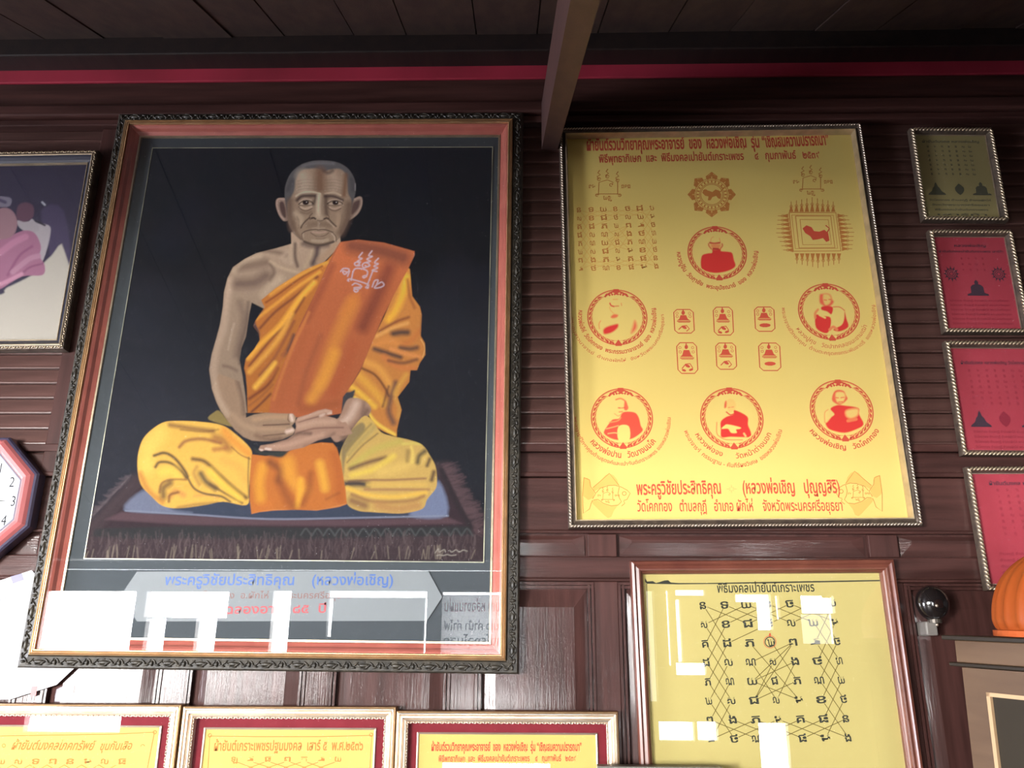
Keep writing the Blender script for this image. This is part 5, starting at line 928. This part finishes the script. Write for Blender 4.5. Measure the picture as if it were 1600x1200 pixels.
mesh('ribbed_shade', v, f, M('orange_plastic', (.42, .085, .016), .5, translucent=.15, spec=.3), lan, smooth=True)
mesh('base_ring', [( (R_+.006)*cos(2*pi*j/48), (R_+.006)*sin(2*pi*j/48), z) for z in (0, .012) for j in range(48)]+[((R_-.004)*cos(2*pi*j/48), (R_-.004)*sin(2*pi*j/48), .0125) for j in range(48)], [(j, (j+1) % 48, 48+(j+1) % 48, 48+j) for j in range(48)]+[(48+j, 48+(j+1) % 48, 96+(j+1) % 48, 96+j) for j in range(48)], M('orange_rim', (.55, .11, .03), .45, spec=.3), lan)
# small dark wall lamp beside the cabinet
wx, wz = (float(v) for v in wp(1455, 984, -.05))
lamp = empty('wall_lamp', (wx, 0, wz-.01)); tag(lamp, 'small dark glass globe lamp on a grey bracket above the cabinet\'s left end', 'lamp')
box('bracket', -.013, .016, -.052, 0, -.004, .030, M('grey_bracket', (.22, .20, .18), .4, coat=.3), lamp, bevel=.004)
mesh('globe', [(.012+p_[0]*.040, -.05+p_[1]*.034, .074+p_[2]*.044) for p_ in _ell(24, 14)[0]], _ell(24, 14)[1], M('dark_glass_globe', (.012, .009, .009), .12, coat=1.0, coat_rough=.05), lamp, smooth=True)
mesh('screw', [(.014+p_[0]*.004, -.055+p_[1]*.003, .022+p_[2]*.004) for p_ in EV], EF, silver_gold, lamp, smooth=True)
mesh('screw', [(.006+p_[0]*.004, -.085+p_[1]*.003, .066+p_[2]*.004) for p_ in EV], EF, silver_gold, lamp, smooth=True)
mesh('neck', [((.012+.016*cos(2*pi*j/16)), -.05+.016*sin(2*pi*j/16), z) for z in (.026, .040) for j in range(16)], [(j, (j+1) % 16, 16+(j+1) % 16, 16+j) for j in range(16)], M('neck_metal', (.10, .085, .07), .4, metal=.5), lamp)
# grey-topped picture frame whose upper edge just enters the bottom of the view
gx0, gz0 = (float(v) for v in wp(934, 1197, -.085)); gx1 = float(wp(1128, 1197, -.085)[0])
gf = empty('grey_picture_frame', ((gx0+gx1)/2, -.05, gz0-.34)); tag(gf, 'grey picture frame leaning in front, only its top edge showing at the bottom', 'framed print')
gw = (gx1-gx0)/2; gm = M('grey_frame_wood', (.16, .15, .13), .5)
m = MB(); m.box(-gw, gw, -.04, .0, .315, .34); m.box(-gw, gw, -.04, .0, 0, .025); m.box(-gw, -gw+.025, -.04, .0, .025, .315); m.box(gw-.025, gw, -.04, .0, .025, .315); m.build('moulding', gm, gf)
box('print', -gw+.02, gw-.02, -.02, -.012, .02, .32, paper_old, gf)
# ================================================================ what the glass mirrors: the room behind the viewer
def back_sheet(name, px0, px1, py0, py1, lines, label):
    x0, z1 = bw(px0, py0); x1, z0 = bw(px1, py1); e = empty(name, ((x0+x1)/2, YB+.03, z0)); tag(e, label, 'banner'); hw = (x1-x0)/2
    box('sheet', -hw, hw, -.002, .002, 0, z1-z0, M('backlit_banner_cloth', (.80, .81, .82), .8, translucent=.75), e)
    for s_, mt, fy, hh in lines:
        v_, f_ = tmesh(s_, .01); a, b = v_[:, 0].min(), v_[:, 0].max()
        mesh('lettering', [(hw*.94-(x-a)/(b-a)*hw*1.88, .0035, (z1-z0)*(1-fy)+y*hh) for x, y in v_], f_, mt, e, kind='stuff')
back_sheet('hanging_banner', 692, 835, 930, 1085, (('ขอเชิญทำบุญ หล่องานแผ่น', ink_crim, .17, .16), ('ผู้ถือศีลกินเจ ค่าน้ำ ค่าไฟ', M('grey_lettering', (.12, .13, .17), .7), .36, .12), ('เพื่อสร้างโรงอุโบสถ', M('slate_lettering', (.09, .11, .18), .7), .52, .14), ('ปฏิบัติธรรมประจำปีนี้', ink_crim, .74, .15)), 'white hanging banner with red and grey Thai lines, on the wall behind the viewer')
